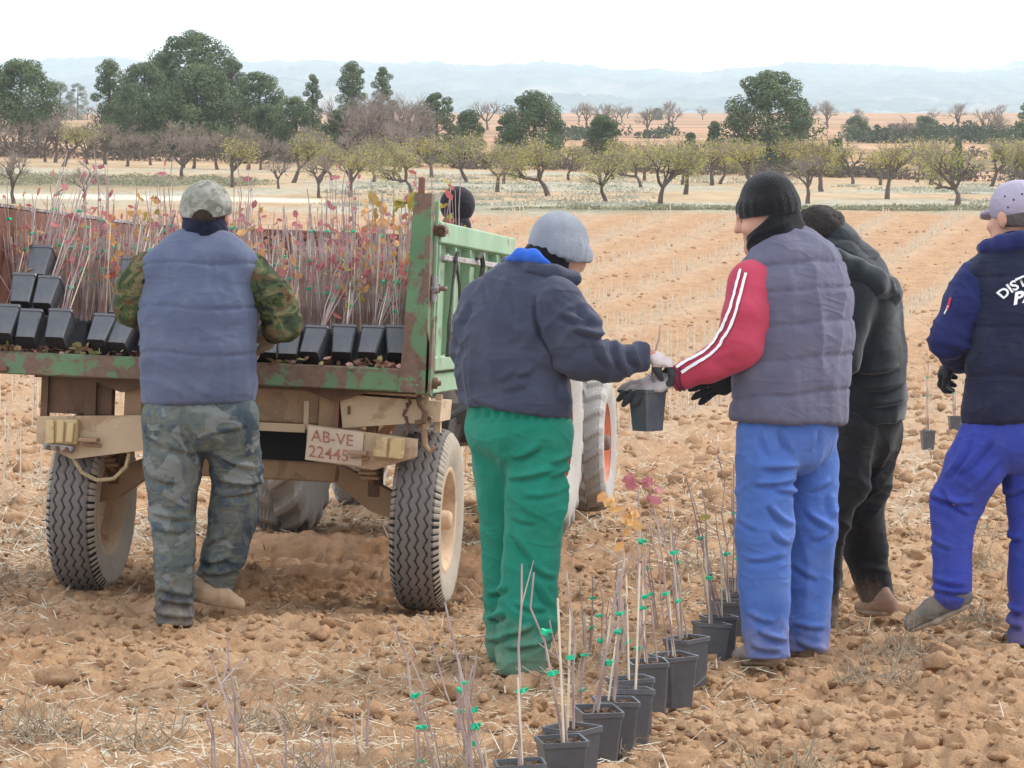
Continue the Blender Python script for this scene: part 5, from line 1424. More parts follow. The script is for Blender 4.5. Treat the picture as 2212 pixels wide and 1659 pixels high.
    grow('neck_warmer', [T(C((440, 530, .115), (441, 492, .115), (443, 470, .125)), [.083, .088, .080], [.09, .09, .088], k=.02)], M_GAITER, p, .007,
         fold=folds(.008, .0, [(V(441, 495, Y0 + .1), .2, .6)], 5, fh=(6, 6, 24)))
    m_cap = mat_camo('mottled_grey_cap', [(.13, .125, .105), (.21, .205, .175), (.27, .26, .22), (.18, .18, .145), (.32, .31, .27)], 16, .2)
    fr = frame((0.04, 1, -.1))
    cp = [E(V(445, 452, Y0 + .13), [.104, .118, .112], fr, .02), T([V(445, 470, Y0 + .24), V(446, 474, Y0 + .32)], [.075, .06], [.010, .008], k=.015)]
    cut = [('p', V(445, 470, Y0 + .02), norm(np.array([.03, .16, -1.]))), ('s', V(436, 474, Y0 + .02), np.array([.044, .06, .036]), np.eye(3))]
    cap, _ = grow('cap', cp, m_cap, p, .006, cuts=cut, fold=folds(.005, .003, [(V(444, 420, Y0), .2, .5)], 12))
    grow('hair', [E(V(444, 462, Y0 + .125), [.0885, .112, .085], fr, .02)], mat_plain('dark_brown_hair', (.035, .022, .015), .8, .4, 60), p, .007,
         cuts=[('p', V(444, 482, Y0), np.array([0, 0, -1.])), ('p', V(444, 462, Y0 + .15), np.array([0, 1., 0]))])
    mb = MB(); mb.lathe([(0, .013), (.006, .009), (.009, .001)], V(446, 395, Y0 + .13) - np.array(p.location) - np.array([0, 0, .004]), 'z', 12); mb.build('cap_button', m_cap, cap, True)
    # boots
    shoe(p, V(378, 1345, Y0 - .03), V(392, 1343, Y0 + .22), M_BOOT, M_SOLE)
    a, b = V(432, 1290, Y0 + .10), V(512, 1306, Y0 + .14)
    grow('shoe', [T([V(440, 1268, Y0 + .14), V(446, 1284, Y0 + .12), V(478, 1292, Y0 + .12), V(512, 1305, Y0 + .14)], [.058, .056, .044, .030], k=.03)], M_BOOT, p, .008,
         cuts=[('p', V(430, 1300, Y0 + .1), norm(np.array([-.22, 0, -1.])))], fold=lambda q: .003 * ridged(q * 26))
    return p

# ---------------------------------------------------------------- green trousers, handing the pot on
def man_green():
    Y0 = 9.95
    p = person(tuple(V(1120, 0, Y0) * np.array([1, 1, 0])), 'worker in navy jacket, green trousers and grey knitted hat, handing over a potted seedling')
    C = lambda *a: chain(Y0, a)
    W = np.array([.8, -.6, 0]); F = np.array([.6, .8, 0])
    M_JK = mat_cloth('navy_jacket', (.046, .052, .082), .15, (.10, .105, .13), .3, rough=.75, foldscale=7, fold=.6)
    M_TR = mat_cloth('green_work_trousers', (.016, .20, .135), .12, (.06, .27, .20), .3, foldscale=7, fold=.6, hem=True)
    pel = T(C((1120, 868, 0), (1118, 925, 0)), [.175, .185], [.14, .145], W, k=.05)
    Rg = T(C((1164, 930, -.04), (1158, 1080, -.04), (1149, 1215, -.03), (1139, 1335, -.05), (1124, 1436, -.05)), [.106, .102, .098, .099, .082], k=.03)
    Lg = T(C((1072, 925, .06), (1080, 1000, .08), (1098, 1150, .14), (1102, 1290, .18), (1106, 1402, .20)), [.100, .094, .092, .088, .084], k=.03)
    hot = [(V(1160, 1060, Y0), .16, 1.), (V(1130, 1370, Y0), .17, 1.5), (V(1085, 1370, Y0 + .2), .15, 1.4), (V(1190, 990, Y0), .15, .8)]
    grow('trousers', [pel, Rg, Lg], M_TR, p, .0072, cuts=[('p', V(1100, 1452, Y0), np.array([0, 0, -1.]))], fold=both(folds(.006, .005, hot, 21, fh=(4, 4, 10)), strokes([(1730, 450, 1900, 370, 1.3), (1710, 575, 1990, 520, 1.3), (1960, 480, 2080, 420), (1960, 570, 2080, 500), (1760, 900, 1900, 1110, .8), (1850, 1090, 2010, 1190), (1910, 1210, 2000, 1380), (1590, 1290, 1710, 1235), (1590, 1440, 1690, 1395, 1.4), (1680, 1540, 1870, 1475, 1.3), (1690, 1620, 1970, 1560, 1.5), (1590, 1560, 1720, 1540), (1800, 680, 2030, 650, .7), (1730, 800, 1900, 850, .6), (1740, 1330, 1960, 1390, .9)] + [(1490 + 62 * k, 150, 1486 + 60 * k, 225, .6) for k in range(10)], Z8, .012, 6.5)))
    tor = T(C((1114, 935, 0), (1114, 880, 0), (1106, 800, .01), (1112, 710, .02), (1126, 655, .03), (1146, 620, .05), (1164, 597, .06)),
            [.200, .202, .202, .206, .188, .135, .07], [.155, .155, .16, .16, .145, .11, .065], W, k=.03)
    RA = T(C((1200, 655, -.10), (1240, 715, -.14), (1258, 768, -.14), (1330, 783, -.08), (1396, 769, .0)), [.088, .078, .072, .060, .045], k=.035)
    LA = T(C((1045, 655, .08), (1020, 705, .12), (1014, 755, .16), (1075, 775, .42)), [.082, .070, .066, .05], k=.035)
    hot = [(V(1250, 770, Y0 - .1), .16, 1.6), (V(1210, 700, Y0 - .1), .14, 1.0), (V(1015, 745, Y0 + .1), .13, 1.2), (V(1180, 810, Y0 - .1), .18, .7), (V(1345, 775, Y0), .12, 1.)]
    jk, jfn = grow('jacket', [tor, RA, LA], M_JK, p, .0072, cuts=[('p', V(1115, 888, Y0), norm(np.array([-.12, 0, -1.]))), ('p', V(1398, 768, Y0), norm(np.array([1, .0, -.0])))],
                   fold=both(folds(.006, .004, hot, 33, slant=.8, fh=(4.5, 4.5, 10)), strokes([(1750, 870, 1810, 1160, 1.5), (1790, 1000, 1880, 1260, 1.2), (1590, 1360, 1720, 1320, .6), (1520, 1455, 1670, 1400, .45), (1470, 1400, 1610, 1315, .4), (1890, 980, 2070, 1030, 1.1), (1950, 1060, 2160, 1120, 1.2), (1240, 1000, 1290, 1210, 1.3), (1840, 1240, 1960, 1340), (2000, 930, 2110, 1060), (2090, 1150, 2180, 1310), (1300, 900, 1240, 1060, .8), (1420, 700, 1500, 1000, .5), (1600, 780, 1640, 1050, .5), (1340, 1500, 1500, 1560, .7), (1880, 1400, 1930, 1560), (2200, 1150, 2280, 1330, .9), (2330, 1170, 2380, 1330, 1.1)], Z5, .012, 7)))
    # stand-up collar with its blue lining showing at the nape
    ring = [V(1092, 566, Y0 + .12), V(1110, 568, Y0 + .02), V(1150, 582, Y0 - .06), V(1200, 592, Y0 - .08), V(1240, 602, Y0 - .02), V(1248, 604, Y0 + .06)]
    grow('collar', [T(ring, [.018, .024, .028, .028, .024, .014], k=.02)], M_JK, p, .007, fold=folds(.004, .002, (), 4))
    M_LIN = mat_cloth('bright_blue_lining', (.03, .12, .52), .12)
    grow('collar_lining', [T([V(1098, 560, Y0 + .02), V(1124, 551, Y0 - .03), V(1152, 554, Y0 - .06), V(1186, 570, Y0 - .07)], [.010, .022, .024, .008], k=.02)], M_LIN, p, .007)
    hp, L, M = head_prims(V(1209, 535, Y0 + .10), (.75, .62, -.42), (.35, .2, 1), 1.03, False)
    neck = T(C((1166, 600, .06), (1196, 550, .08)), [.065, .06], k=.03)
    body(p, hp + [neck] + shrink([tor, Lg, Rg, LA, pel], .72) + [T(C((1190, 670, -.08), (1252, 765, -.12), (1330, 783, -.08), (1400, 768, .0)), [.06, .05, .04, .03], k=.03)] +
         hand_prims(V(1085, 778, Y0 + .46), np.array([.6, .5, .0]), np.array([.3, -.6, .2]), 1), L)
    grow('neck_warmer', [T(C((1162, 594, .055), (1180, 562, .07), (1192, 548, .085)), [.088, .084, .070], k=.02)], M_GAITER2, p, .007, fold=folds(.007, 0, [(V(1180, 560, Y0), .2, .6)], 6, fh=(6, 6, 22)))
    M_BE = mat_knit('grey_knit', (.25, .27, .31), 230)
    up = norm(np.array([-.12, -.1, 1])); fr = frame((.75, .62, -.3), up)
    cb = V(1206, 520, Y0 + .09)
    be, _ = grow('beanie', [E(V(1207, 522, Y0 + .09), [.099, .108, .107], fr, .02), cuff(V(1210, 546, Y0 + .09), fr, .096, .105, .027, .010)], M_BE, p, .006,
         cuts=[('p', V(1207, 568, Y0 + .09), norm(np.array([.02, .0, -1.])))], fold=folds(.001, .0015, (), 9, fv=(22, 22, 2)))
    H = hand_prims(V(1396, 766, Y0 + .0), np.array([.75, .1, -.28]), np.array([-.15, .3, -1.]), -1, (.75, .95, .95, .9), 1.0, thumb=(.7, .1, .9))
    gl, gfn = grow('glove', H, None, p, .0045, mats=[mat_cloth('pinkish_white_glove', (.60, .53, .51), .1), M_GRIP], pick=lambda c: (c[:, 2] < V(0, 793, Y0)[2]).astype(int))
    shoe(p, V(1118, 1440, Y0 - .08), V(1140, 1452, Y0 + .16), M_BOOT, M_SOLE)
    shoe(p, V(1104, 1405, Y0 + .38), V(1120, 1398, Y0 + .6), M_BOOT, M_SOLE)
    return p

# ---------------------------------------------------------------- red sleeves, receiving the pot
def man_red():
    Y0 = 10.1
    p = person(tuple(V(1690, 0, Y0) * np.array([1, 1, 0])), 'worker with red striped sleeves, grey vest, blue trousers and black hat, taking the pot')
    C = lambda *a: chain(Y0, a)
    W = np.array([.6, .8, 0]); k1, k2 = 1.2, .86
    M_VEST = mat_cloth('grey_violet_vest', (.115, .113, .165), .12, (.22, .20, .22), .25, foldscale=10, fold=.5)
    M_RED = mat_cloth('red_jersey', (.44, .055, .095), .12, foldscale=6, fold=.35)
    M_TR = mat_cloth('blue_work_trousers', (.075, .15, .43), .12, (.16, .24, .46), .4, foldscale=7, fold=.6, hem=True)
    pel = T(C((1703, 880, 0), (1703, 930, 0)), np.array([.178, .180]) * 1.1, np.array([.178, .182]) * .85, W, k=.05)
    Lg = T(C((1655, 940, -.10), (1655, 1000, -.10), (1650, 1150, -.10), (1653, 1300, -.11), (1658, 1412, -.12)), [.100, .099, .095, .085, .079], k=.02)
    Rg = T(C((1750, 940, .10), (1752, 1000, .10), (1755, 1140, .10), (1748, 1260, .10), (1742, 1404, .10)), [.092, .088, .085, .076, .070], k=.02)
    hot = [(V(1655, 1040, Y0), .17, .9), (V(1655, 1370, Y0), .16, 1.2), (V(1750, 1080, Y0), .18, .9), (V(1745, 1370, Y0), .16, 1.2), (V(1715, 990, Y0), .12, .8)]
    tr, trfn = grow('trousers', [pel, Lg, Rg], M_TR, p, .0072, cuts=[('p', V(0, 1418, Y0 - .1), np.array([0, 0, -1.]))], fold=both(folds(.005, .005, hot, 41, fh=(4, 4, 9)), strokes([(560, 480, 775, 465, 1.2), (520, 580, 765, 550, 1.4), (640, 590, 770, 620), (585, 270, 630, 430, .8), (700, 250, 745, 400, 1.0), (870, 260, 850, 400, .8), (610, 700, 745, 830, 1.2), (640, 850, 730, 935), (820, 720, 1000, 855, 1.3), (850, 910, 970, 850), (830, 620, 970, 560), (750, 1040, 910, 1150, .9), (490, 1330, 650, 1400), (550, 1440, 725, 1510, 1.3), (755, 1390, 935, 1430), (770, 1500, 940, 1560, 1.2), (470, 1030, 710, 990, .7), (440, 780, 560, 850, .6), (500, 1530, 690, 1560, 1.2), (980, 640, 1000, 800, .8)], Z2, .012, 6.5)))
    grow('pocket_flap', [T(C((1808, 905, -.02), (1822, 945, -.02), (1826, 975, -.02), (1822, 1004, -.02)), [.018, .018, .014, .009], [.008, .008, .007, .006], k=.01)], M_TR, tr, .006)
    A = np.array([.200, .204, .202, .198, .190, .174, .130, .060])
    tor = T(C((1704, 955, 0), (1706, 890, 0), (1710, 820, 0), (1722, 720, 0), (1724, 640, .0), (1718, 592, .01), (1708, 555, .01), (1700, 530, .01)), A * k1, A * k2, W, k=.03)
    zs = [V(0, v, Y0)[2] for v in (960, 848, 773, 699, 628, 572, 500)]
    hem = [('p', V(1710, 908, Y0), norm(np.array([-.05, 0, -1.])))]
    vest, vfn = grow('vest', [tor, E(V(1640, 600, Y0 - .06), [.075, .08, .06], k=.05)], M_VEST, p, .008, cuts=hem,
                     fold=quilt(zs, .006, .0045, -.09, float(V(1720, 0, Y0)[0]), extra=folds(.0045, .0055, [(V(1720, 860, Y0), .2, .5)], 14, fv=(11, 11, 2.4)), wid=.006))
    for ch in (): pass
    grow('collar', [T([V(1636, 578, Y0 - .02), V(1648, 552, Y0 - .10), V(1682, 518, Y0 - .17), V(1722, 494, Y0 - .13), V(1744, 488, Y0 + .0), V(1736, 492, Y0 + .10)], [.016, .026, .032, .033, .032, .024], k=.02)], M_VEST, vest, .007,
         fold=folds(.003, .002, (), 2))
    arm = T(C((1622, 610, -.12), (1612, 680, -.17), (1598, 748, -.19), (1530, 790, -.17), (1456, 820, -.12)), [.080, .080, .076, .056, .036], k=.035)
    RA = T(C((1690, 610, .18), (1660, 740, .24), (1592, 824, .20)), [.075, .065, .035], k=.03)
    sl, sfn = grow('jersey', [arm, RA, T(C((1700, 868, 0), (1702, 840, 0), (1716, 700, 0), (1712, 600, 0)), np.array([.165, .165, .16, .15]) * k1, np.array([.166, .168, .16, .15]) * k2, W, k=.04)],
                   M_RED, p, .008, cuts=[('p', V(1456, 820, Y0 - .12), norm(np.array([-1, .2, -.35])))], fold=folds(.006, .002, [(V(1598, 745, Y0 - .2), .13, 1.2), (V(1480, 812, Y0 - .15), .08, .7)], 51, fh=(4, 4, 9)))
    base = np.array(p.location)
    us = np.array([1601, 1592, 1582, 1566, 1546, 1520, 1490, 1466]); vs = np.array([583, 620, 665, 708, 742, 764, 782, 797])
    for q, (ou, ov) in enumerate(((0, 0), (11, 8))):
        ribbon('stripe', sfn, us + ou, vs + ov, 2.6, 2.6, 9.6, 10.6, M_PRINT, sl, base, .007, 8)
    M_CUFF = mat_cloth('dark_red_cuff', (.13, .03, .06), .2)
    for q in range(2):
        ribbon('cuff_band', sfn, [1464 + 9 * q, 1460 + 9 * q, 1462 + 9 * q, 1470 + 9 * q], [799 - 3 * q, 812 - 2 * q, 826, 838], 2.6, 2.6, 9.6, 10.6, M_CUFF, sl, base, .004)
        ribbon('waist_band', sfn, [1590, 1610, 1640, 1665], [892 + 8 * q, 893 + 8 * q, 897 + 8 * q, 902 + 8 * q], 1.8, 1.8, 9.6, 10.6, M_CUFF, sl, base, .004)
    hp, L, M = head_prims(V(1657, 462, Y0 + .02), (-.90, .22, -.28), (-.22, 0, 1), 1.04, False)
    neck = T(C((1692, 545, .01), (1668, 490, .01)), [.065, .06], k=.03)
    hR = hand_prims(V(1592, 824, Y0 + .19), np.array([-.9, -.1, -.16]), np.array([-.1, -.7, -.5]), 1, (.12, .14, .18, .2), spread=.22)
    body(p, hp + [neck] + shrink([tor, Lg, Rg, pel, arm, RA], .70), L)
    grow('neck_warmer', [T(C((1690, 560, .0), (1678, 528, .0), (1672, 502, .0), (1692, 482, .01)), [.095, .098, .094, .070], k=.02)], M_GAITER2, p, .007,
         cuts=[('p', V(1637, 489, Y0), norm(np.array([-.62, 0, .78])))], fold=folds(.007, 0, [(V(1680, 520, Y0), .2, .6)], 16, slant=-.5, fh=(6, 6, 22)))
    fr = frame((-.90, .25, -.12), (-.12, 0, 1))
    be, _ = grow('beanie', [E(V(1661, 442, Y0 + .02), [.092, .103, .100], fr, .02), E(V(1660, 415, Y0 + .02), [.066, .074, .066], fr, .05),
                 cuff(V(1660, 449, Y0 + .02), fr, .091, .101, .026, .011)], M_BLACKKNIT, p, .006,
         cuts=[('p', V(1660, 466, Y0), norm(np.array([.12, 0, -1.])))], fold=folds(.001, .001, (), 9))
    # near glove wraps the pot's rim
    H = hand_prims(V(1452, 820, Y0 - .12), np.array([-.95, -.05, -.22]), np.array([-.05, .45, -.85]), -1, (.14, .22, .26, .30), 1.12, spread=.14, thumb=(.75, .55, .25))
    gl, gfn = grow('glove', H, None, p, .0045, mats=[M_GLOVE, M_GRIP],
                   pick=lambda c: ((702 + (CAM_Z - c[:, 2]) / c[:, 1] * FV) > 843 + .06 * (1106 + c[:, 0] / c[:, 1] * FV - 1354)).astype(int))
    def prt(x, y):
        # lettering runs down the back of the hand
        return hit(gfn, 1398 + y * 0.9 + x * .55, 806 + x * 1.0 - y * .35, 9.7, 10.3, lift=.0015) - base
    glyphs('glove_print', 'N.O1', 11, M_INK, lambda x, y: prt(22 - x, y), gl)
    grow('glove', hR, None, p, .0045, mats=[mat_cloth('white_glove_back', (.6, .58, .57), .1), M_GRIP], pick=lambda c: (c[:, 2] < V(0, 816, Y0)[2] + .3 * (c[:, 0] - V(1560, 0, Y0)[0])).astype(int))
    M_SH = mat_cloth('grey_dusty_shoe', (.36, .31, .27), .2, DUST, .4)
    shoe(p, V(1668, 1428, Y0 - .12), V(1600, 1424, Y0 - .02), M_SH, M_SOLE)
    shoe(p, V(1742, 1410, Y0 + .12), V(1690, 1402, Y0 + .24), M_SH, M_SOLE)
    return p

# ---------------------------------------------------------------- black hoodie, bending behind
def man_black():
    Y0 = 11.4
    p = person(tuple(V(1850, 0, Y0) * np.array([1, 1, 0])), 'worker in black hooded top and black trousers, bending forward behind the grey vest')
    C = lambda *a: chain(Y0, a)
    W = np.array([.5, .87, 0])
    M_HD = mat_cloth('black_fleece', (.020, .025, .029), .3, (.05, .06, .06), .5, foldscale=7, fold=.3, sheen=.3)
    M_TR = mat_cloth('black_trousers', (.022, .022, .024), .3, (.06, .055, .05), .5, foldscale=8, hem=True)
    A = np.array([.135, .150, .158, .160, .150, .125, .085])
    tor = T(C((1880, 945, .05), (1880, 860, .05), (1872, 760, .03), (1858, 670, .0), (1838, 610, .0), (1808, 565, .0), (1786, 535, .0)), A * 1.15, A * .95, W, k=.03)
    RA = T(C((1800, 620, .18), (1760, 760, .2), (1700, 800, .1)), [.085, .075, .05], k=.03)
    LA = T(C((1840, 640, -.16), (1815, 770, -.2), (1740, 810, -.15)), [.088, .075, .05], k=.03)
    grow('hoodie', [tor, RA, LA], M_HD, p, .009, cuts=[('p', V(1880, 915, Y0), norm(np.array([.1, 0, -1.])))],
         fold=folds(.010, .006, [(V(1900, 880, Y0), .2, 1.), (V(1880, 600, Y0), .15, .8)], 61, fh=(4, 4, 9), fv=(9, 9, 2.5)) if False else both(folds(.006, .006, (), 61, fh=(4, 4, 9), fv=(9, 9, 2.5)), strokes([(1470, 1340, 1760, 1300), (1500, 1450, 1800, 1400), (1560, 1540, 1820, 1500, 1.2)], Z6, .012, 7)))
    grow('hood', [T(C((1806, 556, -.17), (1845, 584, -.20), (1888, 612, -.17), (1912, 636, -.06), (1900, 610, .08), (1860, 575, .16)), [.030, .044, .050, .052, .045, .035], k=.03),
                  T(C((1850, 596, -.08), (1898, 630, -.05)), [.07, .065], k=.03), T(C((1780, 500, .0), (1806, 536, .0), (1836, 575, .0)), [.085, .095, .11], k=.03)], M_HD, p, .008, fold=folds(.009, .004, [(V(1890, 610, Y0), .2, 1.)], 66, fh=(5, 5, 14)))
    pel = T(C((1876, 905, .06), (1870, 945, .06)), [.145, .145], [.125, .125], W, k=.05)
    Lg = T(C((1838, 940, -.04), (1820, 1042, -.07), (1786, 1140, -.08), (1774, 1250, -.05), (1764, 1352, -.05)), [.105, .090, .080, .076, .072], k=.03)
    Rg = T(C((1892, 940, .12), (1870, 1030, .13), (1858, 1100, .14), (1872, 1190, .16), (1894, 1282, .18)), [.105, .098, .088, .084, .070], k=.03)
    grow('trousers', [pel, Lg, Rg], M_TR, p, .0072, cuts=[('p', V(0, 1350, Y0), np.array([0, 0, -1.]))],
         fold=folds(.011, .006, [(V(1860, 1070, Y0), .15, 1.2), (V(1890, 1260, Y0), .13, 1.2), (V(1800, 1130, Y0), .13, 1.)], 71, fh=(4, 4, 10)))
    hp, L, M = head_prims(V(1760, 510, Y0 + .0), (-.85, .2, -.55), (-.45, 0, 1), 1.06, False)
    body(p, hp + [T(C((1800, 560, .0), (1772, 525, .0)), [.065, .06], k=.03)] + shrink([tor, Lg, Rg, pel, RA, LA], .7) +
         hand_prims(V(1696, 802, Y0 + .1), np.array([-1, 0, -.2]), np.array([0, -.5, -.8]), 1) + hand_prims(V(1735, 812, Y0 - .15), np.array([-1, 0, -.2]), np.array([0, .5, -.8]), -1), L)
    grow('hair', [E(V(1768, 497, Y0), [.092, .108, .095], frame((-.85, .2, -.3), (-.3, 0, 1)), .02)], mat_plain('black_hair', (.022, .016, .014), .75, .4, 70, bump=.5, bscale=160), p, .007,
         cuts=[('p', V(1760, 530, Y0), norm(np.array([-.5, 0, -1.])))], fold=lambda q: .006 * ridged(q * 22) + .003 * ridged(q * 60))
    grow('neck_warmer', [T(C((1800, 560, 0), (1782, 526, .0)), [.088, .085], k=.02)], M_HD, p, .008, fold=folds(.007, 0, [(V(1790, 540, Y0), .2, .5)], 5))
    M_SH = mat_cloth('brown_shoe', (.30, .19, .14), .25, DUST, .5)
    shoe(p, V(1918, 1322, Y0 + .12), V(1862, 1318, Y0 + .2), M_SH, M_SOLE)
    shoe(p, V(1766, 1352, Y0 - .05), V(1712, 1348, Y0 + .05), M_SH, M_SOLE)
    return p

# ---------------------------------------------------------------- walking off to the right, printed vest
def man_cap():
    Y0 = 10.84
    p = person(tuple(V(2200, 0, Y0) * np.array([1, 1, 0])), 'worker in navy vest with white lettering, royal blue trousers and pale cap, striding')
    C = lambda *a: chain(Y0, a)
    W = np.array([.94, .34, 0])
    M_VEST = mat_cloth('dark_navy_vest', (.020, .023, .048), .2, (.07, .07, .10), .3, foldscale=12, fold=.5)
    M_SW = mat_cloth('navy_sweatshirt', (.022, .028, .105), .2, foldscale=9)
    M_TR = mat_cloth('royal_blue_trousers', (.045, .065, .34), .12, (.09, .12, .38), .35, foldscale=7, hem=True)
    pel = T(C((2190, 880, 0), (2190, 935, 0)), [.168, .172], [.145, .15], W, k=.05)
    Lg = T(C((2142, 935, -.02), (2105, 1010, -.02), (2066, 1085, .02), (2056, 1180, -.02), (2058, 1280, -.05)), [.115, .108, .094, .070, .070], k=.03)
    Rg = T(C((2232, 935, .06), (2226, 1040, .06), (2230, 1150, .04), (2228, 1260, .02), (2222, 1384, .0)), [.110, .100, .086, .084, .080], k=.03)
    grow('trousers', [pel, Lg, Rg], M_TR, p, .0072, cuts=[('p', V(0, 1390, Y0), np.array([0, 0, -1.]))],
         fold=folds(.010, .005, [(V(2070, 1085, Y0), .14, 1.4), (V(2055, 1250, Y0), .1, .9), (V(2225, 1330, Y0), .14, 1.3)], 81, fh=(4, 4, 10)) if False else both(folds(.005, .004, [(V(2070, 1085, Y0), .14, 1.)], 81, fh=(4, 4, 10)), strokes([(1560, 650, 1820, 690, 1.5), (1630, 600, 1800, 770, 1.2), (1780, 320, 1640, 560), (1920, 300, 1700, 540), (1960, 430, 1760, 640), (1580, 1130, 1780, 1170), (1570, 1190, 1790, 1215, 1.2), (1560, 900, 1700, 960, .7), (2010, 870, 2110, 900), (2020, 1290, 2110, 1340, 1.4), (2010, 1380, 2110, 1420, 1.3), (1990, 640, 2100, 600)], Z2, .012, 6)))
    tor = T(C((2185, 955, 0), (2185, 890, 0), (2190, 800, .0), (2196, 700, .02), (2200, 620, .04), (2204, 575, .05), (2206, 540, .06)),
            [.188, .186, .178, .178, .190, .165, .095], [.15, .15, .15, .155, .15, .12, .09], W, k=.03)
    zs = [V(0, v, Y0)[2] for v in (950, 812, 706, 599, 500)]
    vest, vfn = grow('vest', [tor, E(V(2112, 592, Y0 + .03), [.05, .085, .045], k=.05)], M_VEST, p, .008, cuts=[('p', V(2190, 908, Y0), norm(np.array([.06, 0, -1.])))],
                     fold=quilt(zs, .006, .005, wid=.006, extra=folds(.0045, .003, (), 84)))
    grow('collar', [T([V(2122, 536, Y0 + .10), V(2134, 536, Y0 + .0), V(2165, 528, Y0 - .05), V(2205, 520, Y0 - .06), V(2250, 522, Y0 - .02), V(2270, 530, Y0 + .06)], [.022, .03, .034, .034, .03, .02], k=.02)], M_SW, p, .007, fold=folds(.004, .002, (), 2))
    LA = T(C((2112, 605, .02), (2080, 660, .0), (2056, 735, .02), (2072, 778, .20)), [.082, .078, .070, .052], k=.03)
    RA = T(C((2290, 605, .08), (2318, 680, .10), (2322, 750, .14), (2290, 785, .3)), [.082, .075, .070, .05], k=.03)
    sw, sfn = grow('sweatshirt', [LA, RA, T(C((2190, 850, 0), (2198, 620, .04)), [.15, .165], [.12, .12], W, k=.04)], M_SW, p, .009,
                   fold=folds(.010, .003, [(V(2056, 735, Y0), .14, 1.4), (V(2090, 640, Y0), .1, .6)], 91, fh=(4, 4, 11)))
    base = np.array(p.location)
    ribbon('stripe', sfn, [2056, 2052, 2049], [644, 656, 668], 2.5, 2.5, 10.4, 11.2, mat_plain('red_piping', (.6, .05, .06), .8, .05), sw, base, .004)
    ribbon('stripe', sfn, [2050, 2047, 2043], [660, 668, 678], 1.5, 1.5, 10.4, 11.2, M_PRINT, sw, base, .004)
    # arched company lettering on the back; it runs on past the picture edge
    def arc(x, y, v0=626.0, r=140.0, uc=2268.0, st=-.80):
        a = st + x / r
        return hit(vfn, uc + (r + y) * np.sin(a), v0 + r - 20 - (r + y) * np.cos(a), 10.2, 11.2, lift=.010) - base
    glyphs('lettering', 'DISTR', 29, M_PRINT, arc, vest, .8)
    glyphs('lettering', 'PA', 40, M_PRINT, lambda x, y: hit(vfn, 2188 + x * .95 + y * .1, 661 - y - x * .25, 10.2, 11.2, lift=.010) - base, vest, 1.6)
    hp, L, M = head_prims(V(2196, 468, Y0 + .06), (-.55, .82, -.05), s=1.1)
    body(p, hp + [T(C((2205, 560, .06), (2200, 490, .06)), [.066, .062], k=.03)] + shrink([tor, Lg, Rg, pel, LA, RA], .7) + hand_prims(V(2290, 786, Y0 + .32), np.array([-.5, .7, 0]), np.array([-.3, -.3, -.6]), 1), L)
    fr = frame((-.55, .82, -.05))
    grow('hair', [E(V(2199, 468, Y0 + .055), [.090, .112, .092], fr, .02)], mat_plain('grey_stubble_hair', (.10, .085, .075), .85, .3, 90, bump=.4, bscale=300), p, .007,
         cuts=[('p', V(2200, 490, Y0), np.array([0, 0, -1.])), ('p', np.asarray(L(0, .012, 0)), norm(M[:, 1]))])
    grow('neck_warmer', [T(C((2206, 555, .06), (2203, 520, .06)), [.085, .082], k=.02)], M_SW, p, .008)
    M_CP = mat_cloth('pale_mauve_cap', (.36, .32, .40), .15, foldscale=10)
    cc = V(2199, 445, Y0 + .06)
    cap, cfn = grow('cap', [E(cc, [.102, .116, .098], fr, .02),
                            T([cc + M @ np.array([-.03, .10, -.015]), cc + M @ np.array([0, .16, -.028]), cc + M @ np.array([.03, .10, -.015])], [.045, .04, .045], [.009, .008, .009], M[:, 0], k=.012)], M_CP, p, .006,
                    cuts=[('p', V(2200, 468, Y0), norm(np.array([.06, 0, -1.])))], fold=lambda q: .002 * ridged(q * 12))
    for (u, v) in ((2172, 425), (2190, 432), (2208, 420), (2178, 448)):
        q = hit(cfn, [u], [v], 10.4, 11.2, lift=.001)[0] - base
        m = MB(); m.lathe([(-.002, .0001), (-.001, .004), (.001, .004), (.002, .0001)], q, 'y', 8); m.build('eyelet', M_INK, cap)
    grow('glove', hand_prims(V(2070, 776, Y0 + .19), np.array([-.35, .5, -.32]), np.array([.5, .2, -.6]), 1, (.7, .7, .7, .7), 1.1), M_GRIP, p, .005)
    M_SH = mat_cloth('olive_sports_shoe', (.17, .16, .14), .25, DUST, .5)
    up = norm(np.array([-.38, -.25, 1]))
    sh = shoe(p, V(2086, 1302, Y0 - .06), V(1972, 1352, Y0 + .02), M_SH, mat_plain('pale_sole', (.33, .27, .20), .9, .3, 30), 1.1, up)
    shoe(p, V(2222, 1390, Y0 - .03), V(2190, 1382, Y0 + .2), M_SH, M_SOLE)
    return p

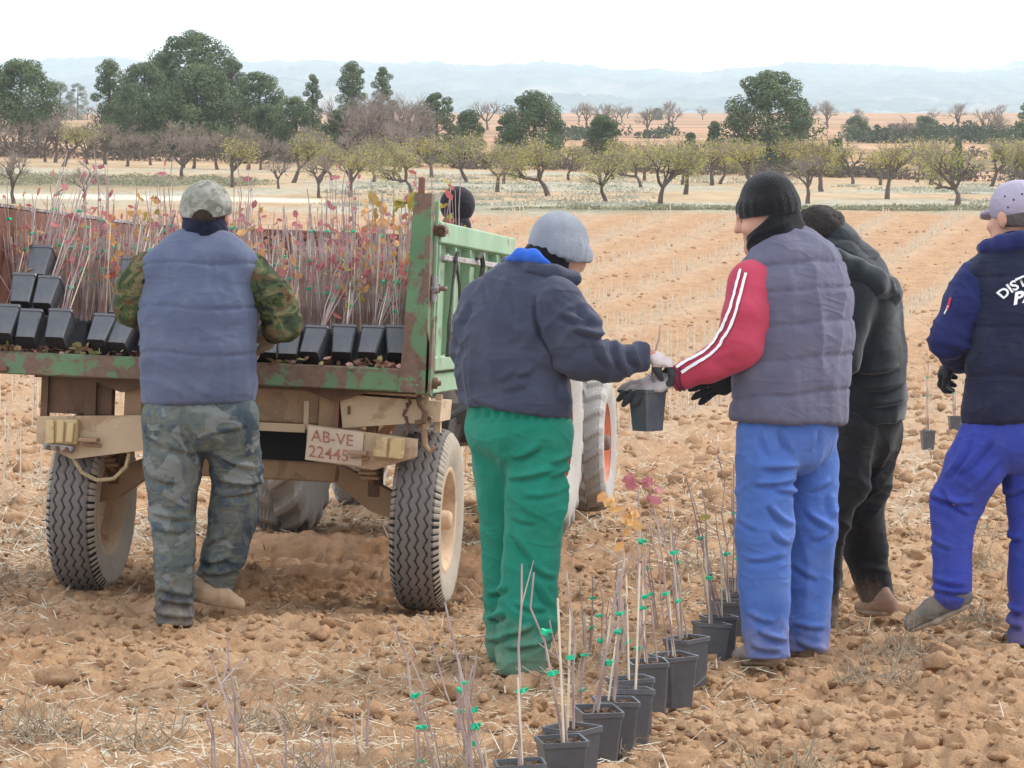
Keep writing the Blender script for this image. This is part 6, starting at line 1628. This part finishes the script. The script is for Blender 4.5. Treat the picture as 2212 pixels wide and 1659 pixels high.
def driver():
    p = person((-.50, 16.75, .0), 'tractor driver in dark jacket and dark cap, seen behind the orange leaves')
    M_D = mat_cloth('dark_driver_jacket', (.022, .02, .026), .3); M_DT = mat_cloth('dark_driver_trousers', (.03, .035, .05), .3)
    B = lambda x, y, z: np.array([x, y, z])
    hip = B(-.50, 16.72, 1.10); ch = B(-.42, 16.76, 1.42); nk = B(-.345, 16.78, 1.66); hd = B(-.318, 16.80, 1.845)
    tor = T([hip, ch, B(-.36, 16.78, 1.56), nk], [.17, .20, .15, .07], [.13, .14, .11, .07], (1, 0, 0), k=.03)
    arms = [T([B(-.58, 16.8, 1.52), B(-.70, 16.98, 1.30), B(-.62, 17.24, 1.34)], [.07, .06, .045], k=.03), T([B(-.20, 16.8, 1.50), B(-.16, 17.0, 1.28), B(-.32, 17.24, 1.34)], [.07, .06, .045], k=.03)]
    legs = [T([hip + B(s * .10, 0, -.02), B(-.46 + s * .16, 17.15, 1.06), B(-.42 + s * .17, 17.25, .64)], [.10, .085, .06], k=.03) for s in (-1, 1)]
    grow('jacket', [tor] + arms, M_D, p, .012, fold=folds(.01, .004, (), 5)); grow('trousers', [T([hip, hip + B(0, .05, -.02)], .14, .12, k=.03)] + legs, M_DT, p, .012, fold=folds(.01, .004, (), 6))
    hp, L, M = head_prims(hd, (.5, .85, -.15), s=1.05, ears=False)
    body(p, hp + [T([nk, hd], .06, k=.03)] + shrink([tor] + arms + legs, .7) + hand_prims(B(-.62, 17.25, 1.34), B(.2, 1, 0), B(0, 0, -1), 1) + hand_prims(B(-.32, 17.25, 1.34), B(-.2, 1, 0), B(0, 0, -1), -1), L)
    grow('hat', [E(hd + B(0, -.01, .045), [.10, .112, .11], frame((.5, .85, 0)), .02)], M_D, p, .009, cuts=[('p', hd + B(0, 0, -.06), norm(B(0, .5, -1.)))])
    grow('neck_warmer', [T([nk + B(0, 0, -.02), nk + B(.02, 0, .10)], [.092, .088], k=.02)], M_D, p, .009)
    for s in (-1, 1): shoe(p, B(-.42 + s * .17, 17.2, .58), B(-.40 + s * .17, 17.42, .58), M_BOOT, M_SOLE)
driver()
man_camo(); man_green(); man_red(); man_black(); man_cap()
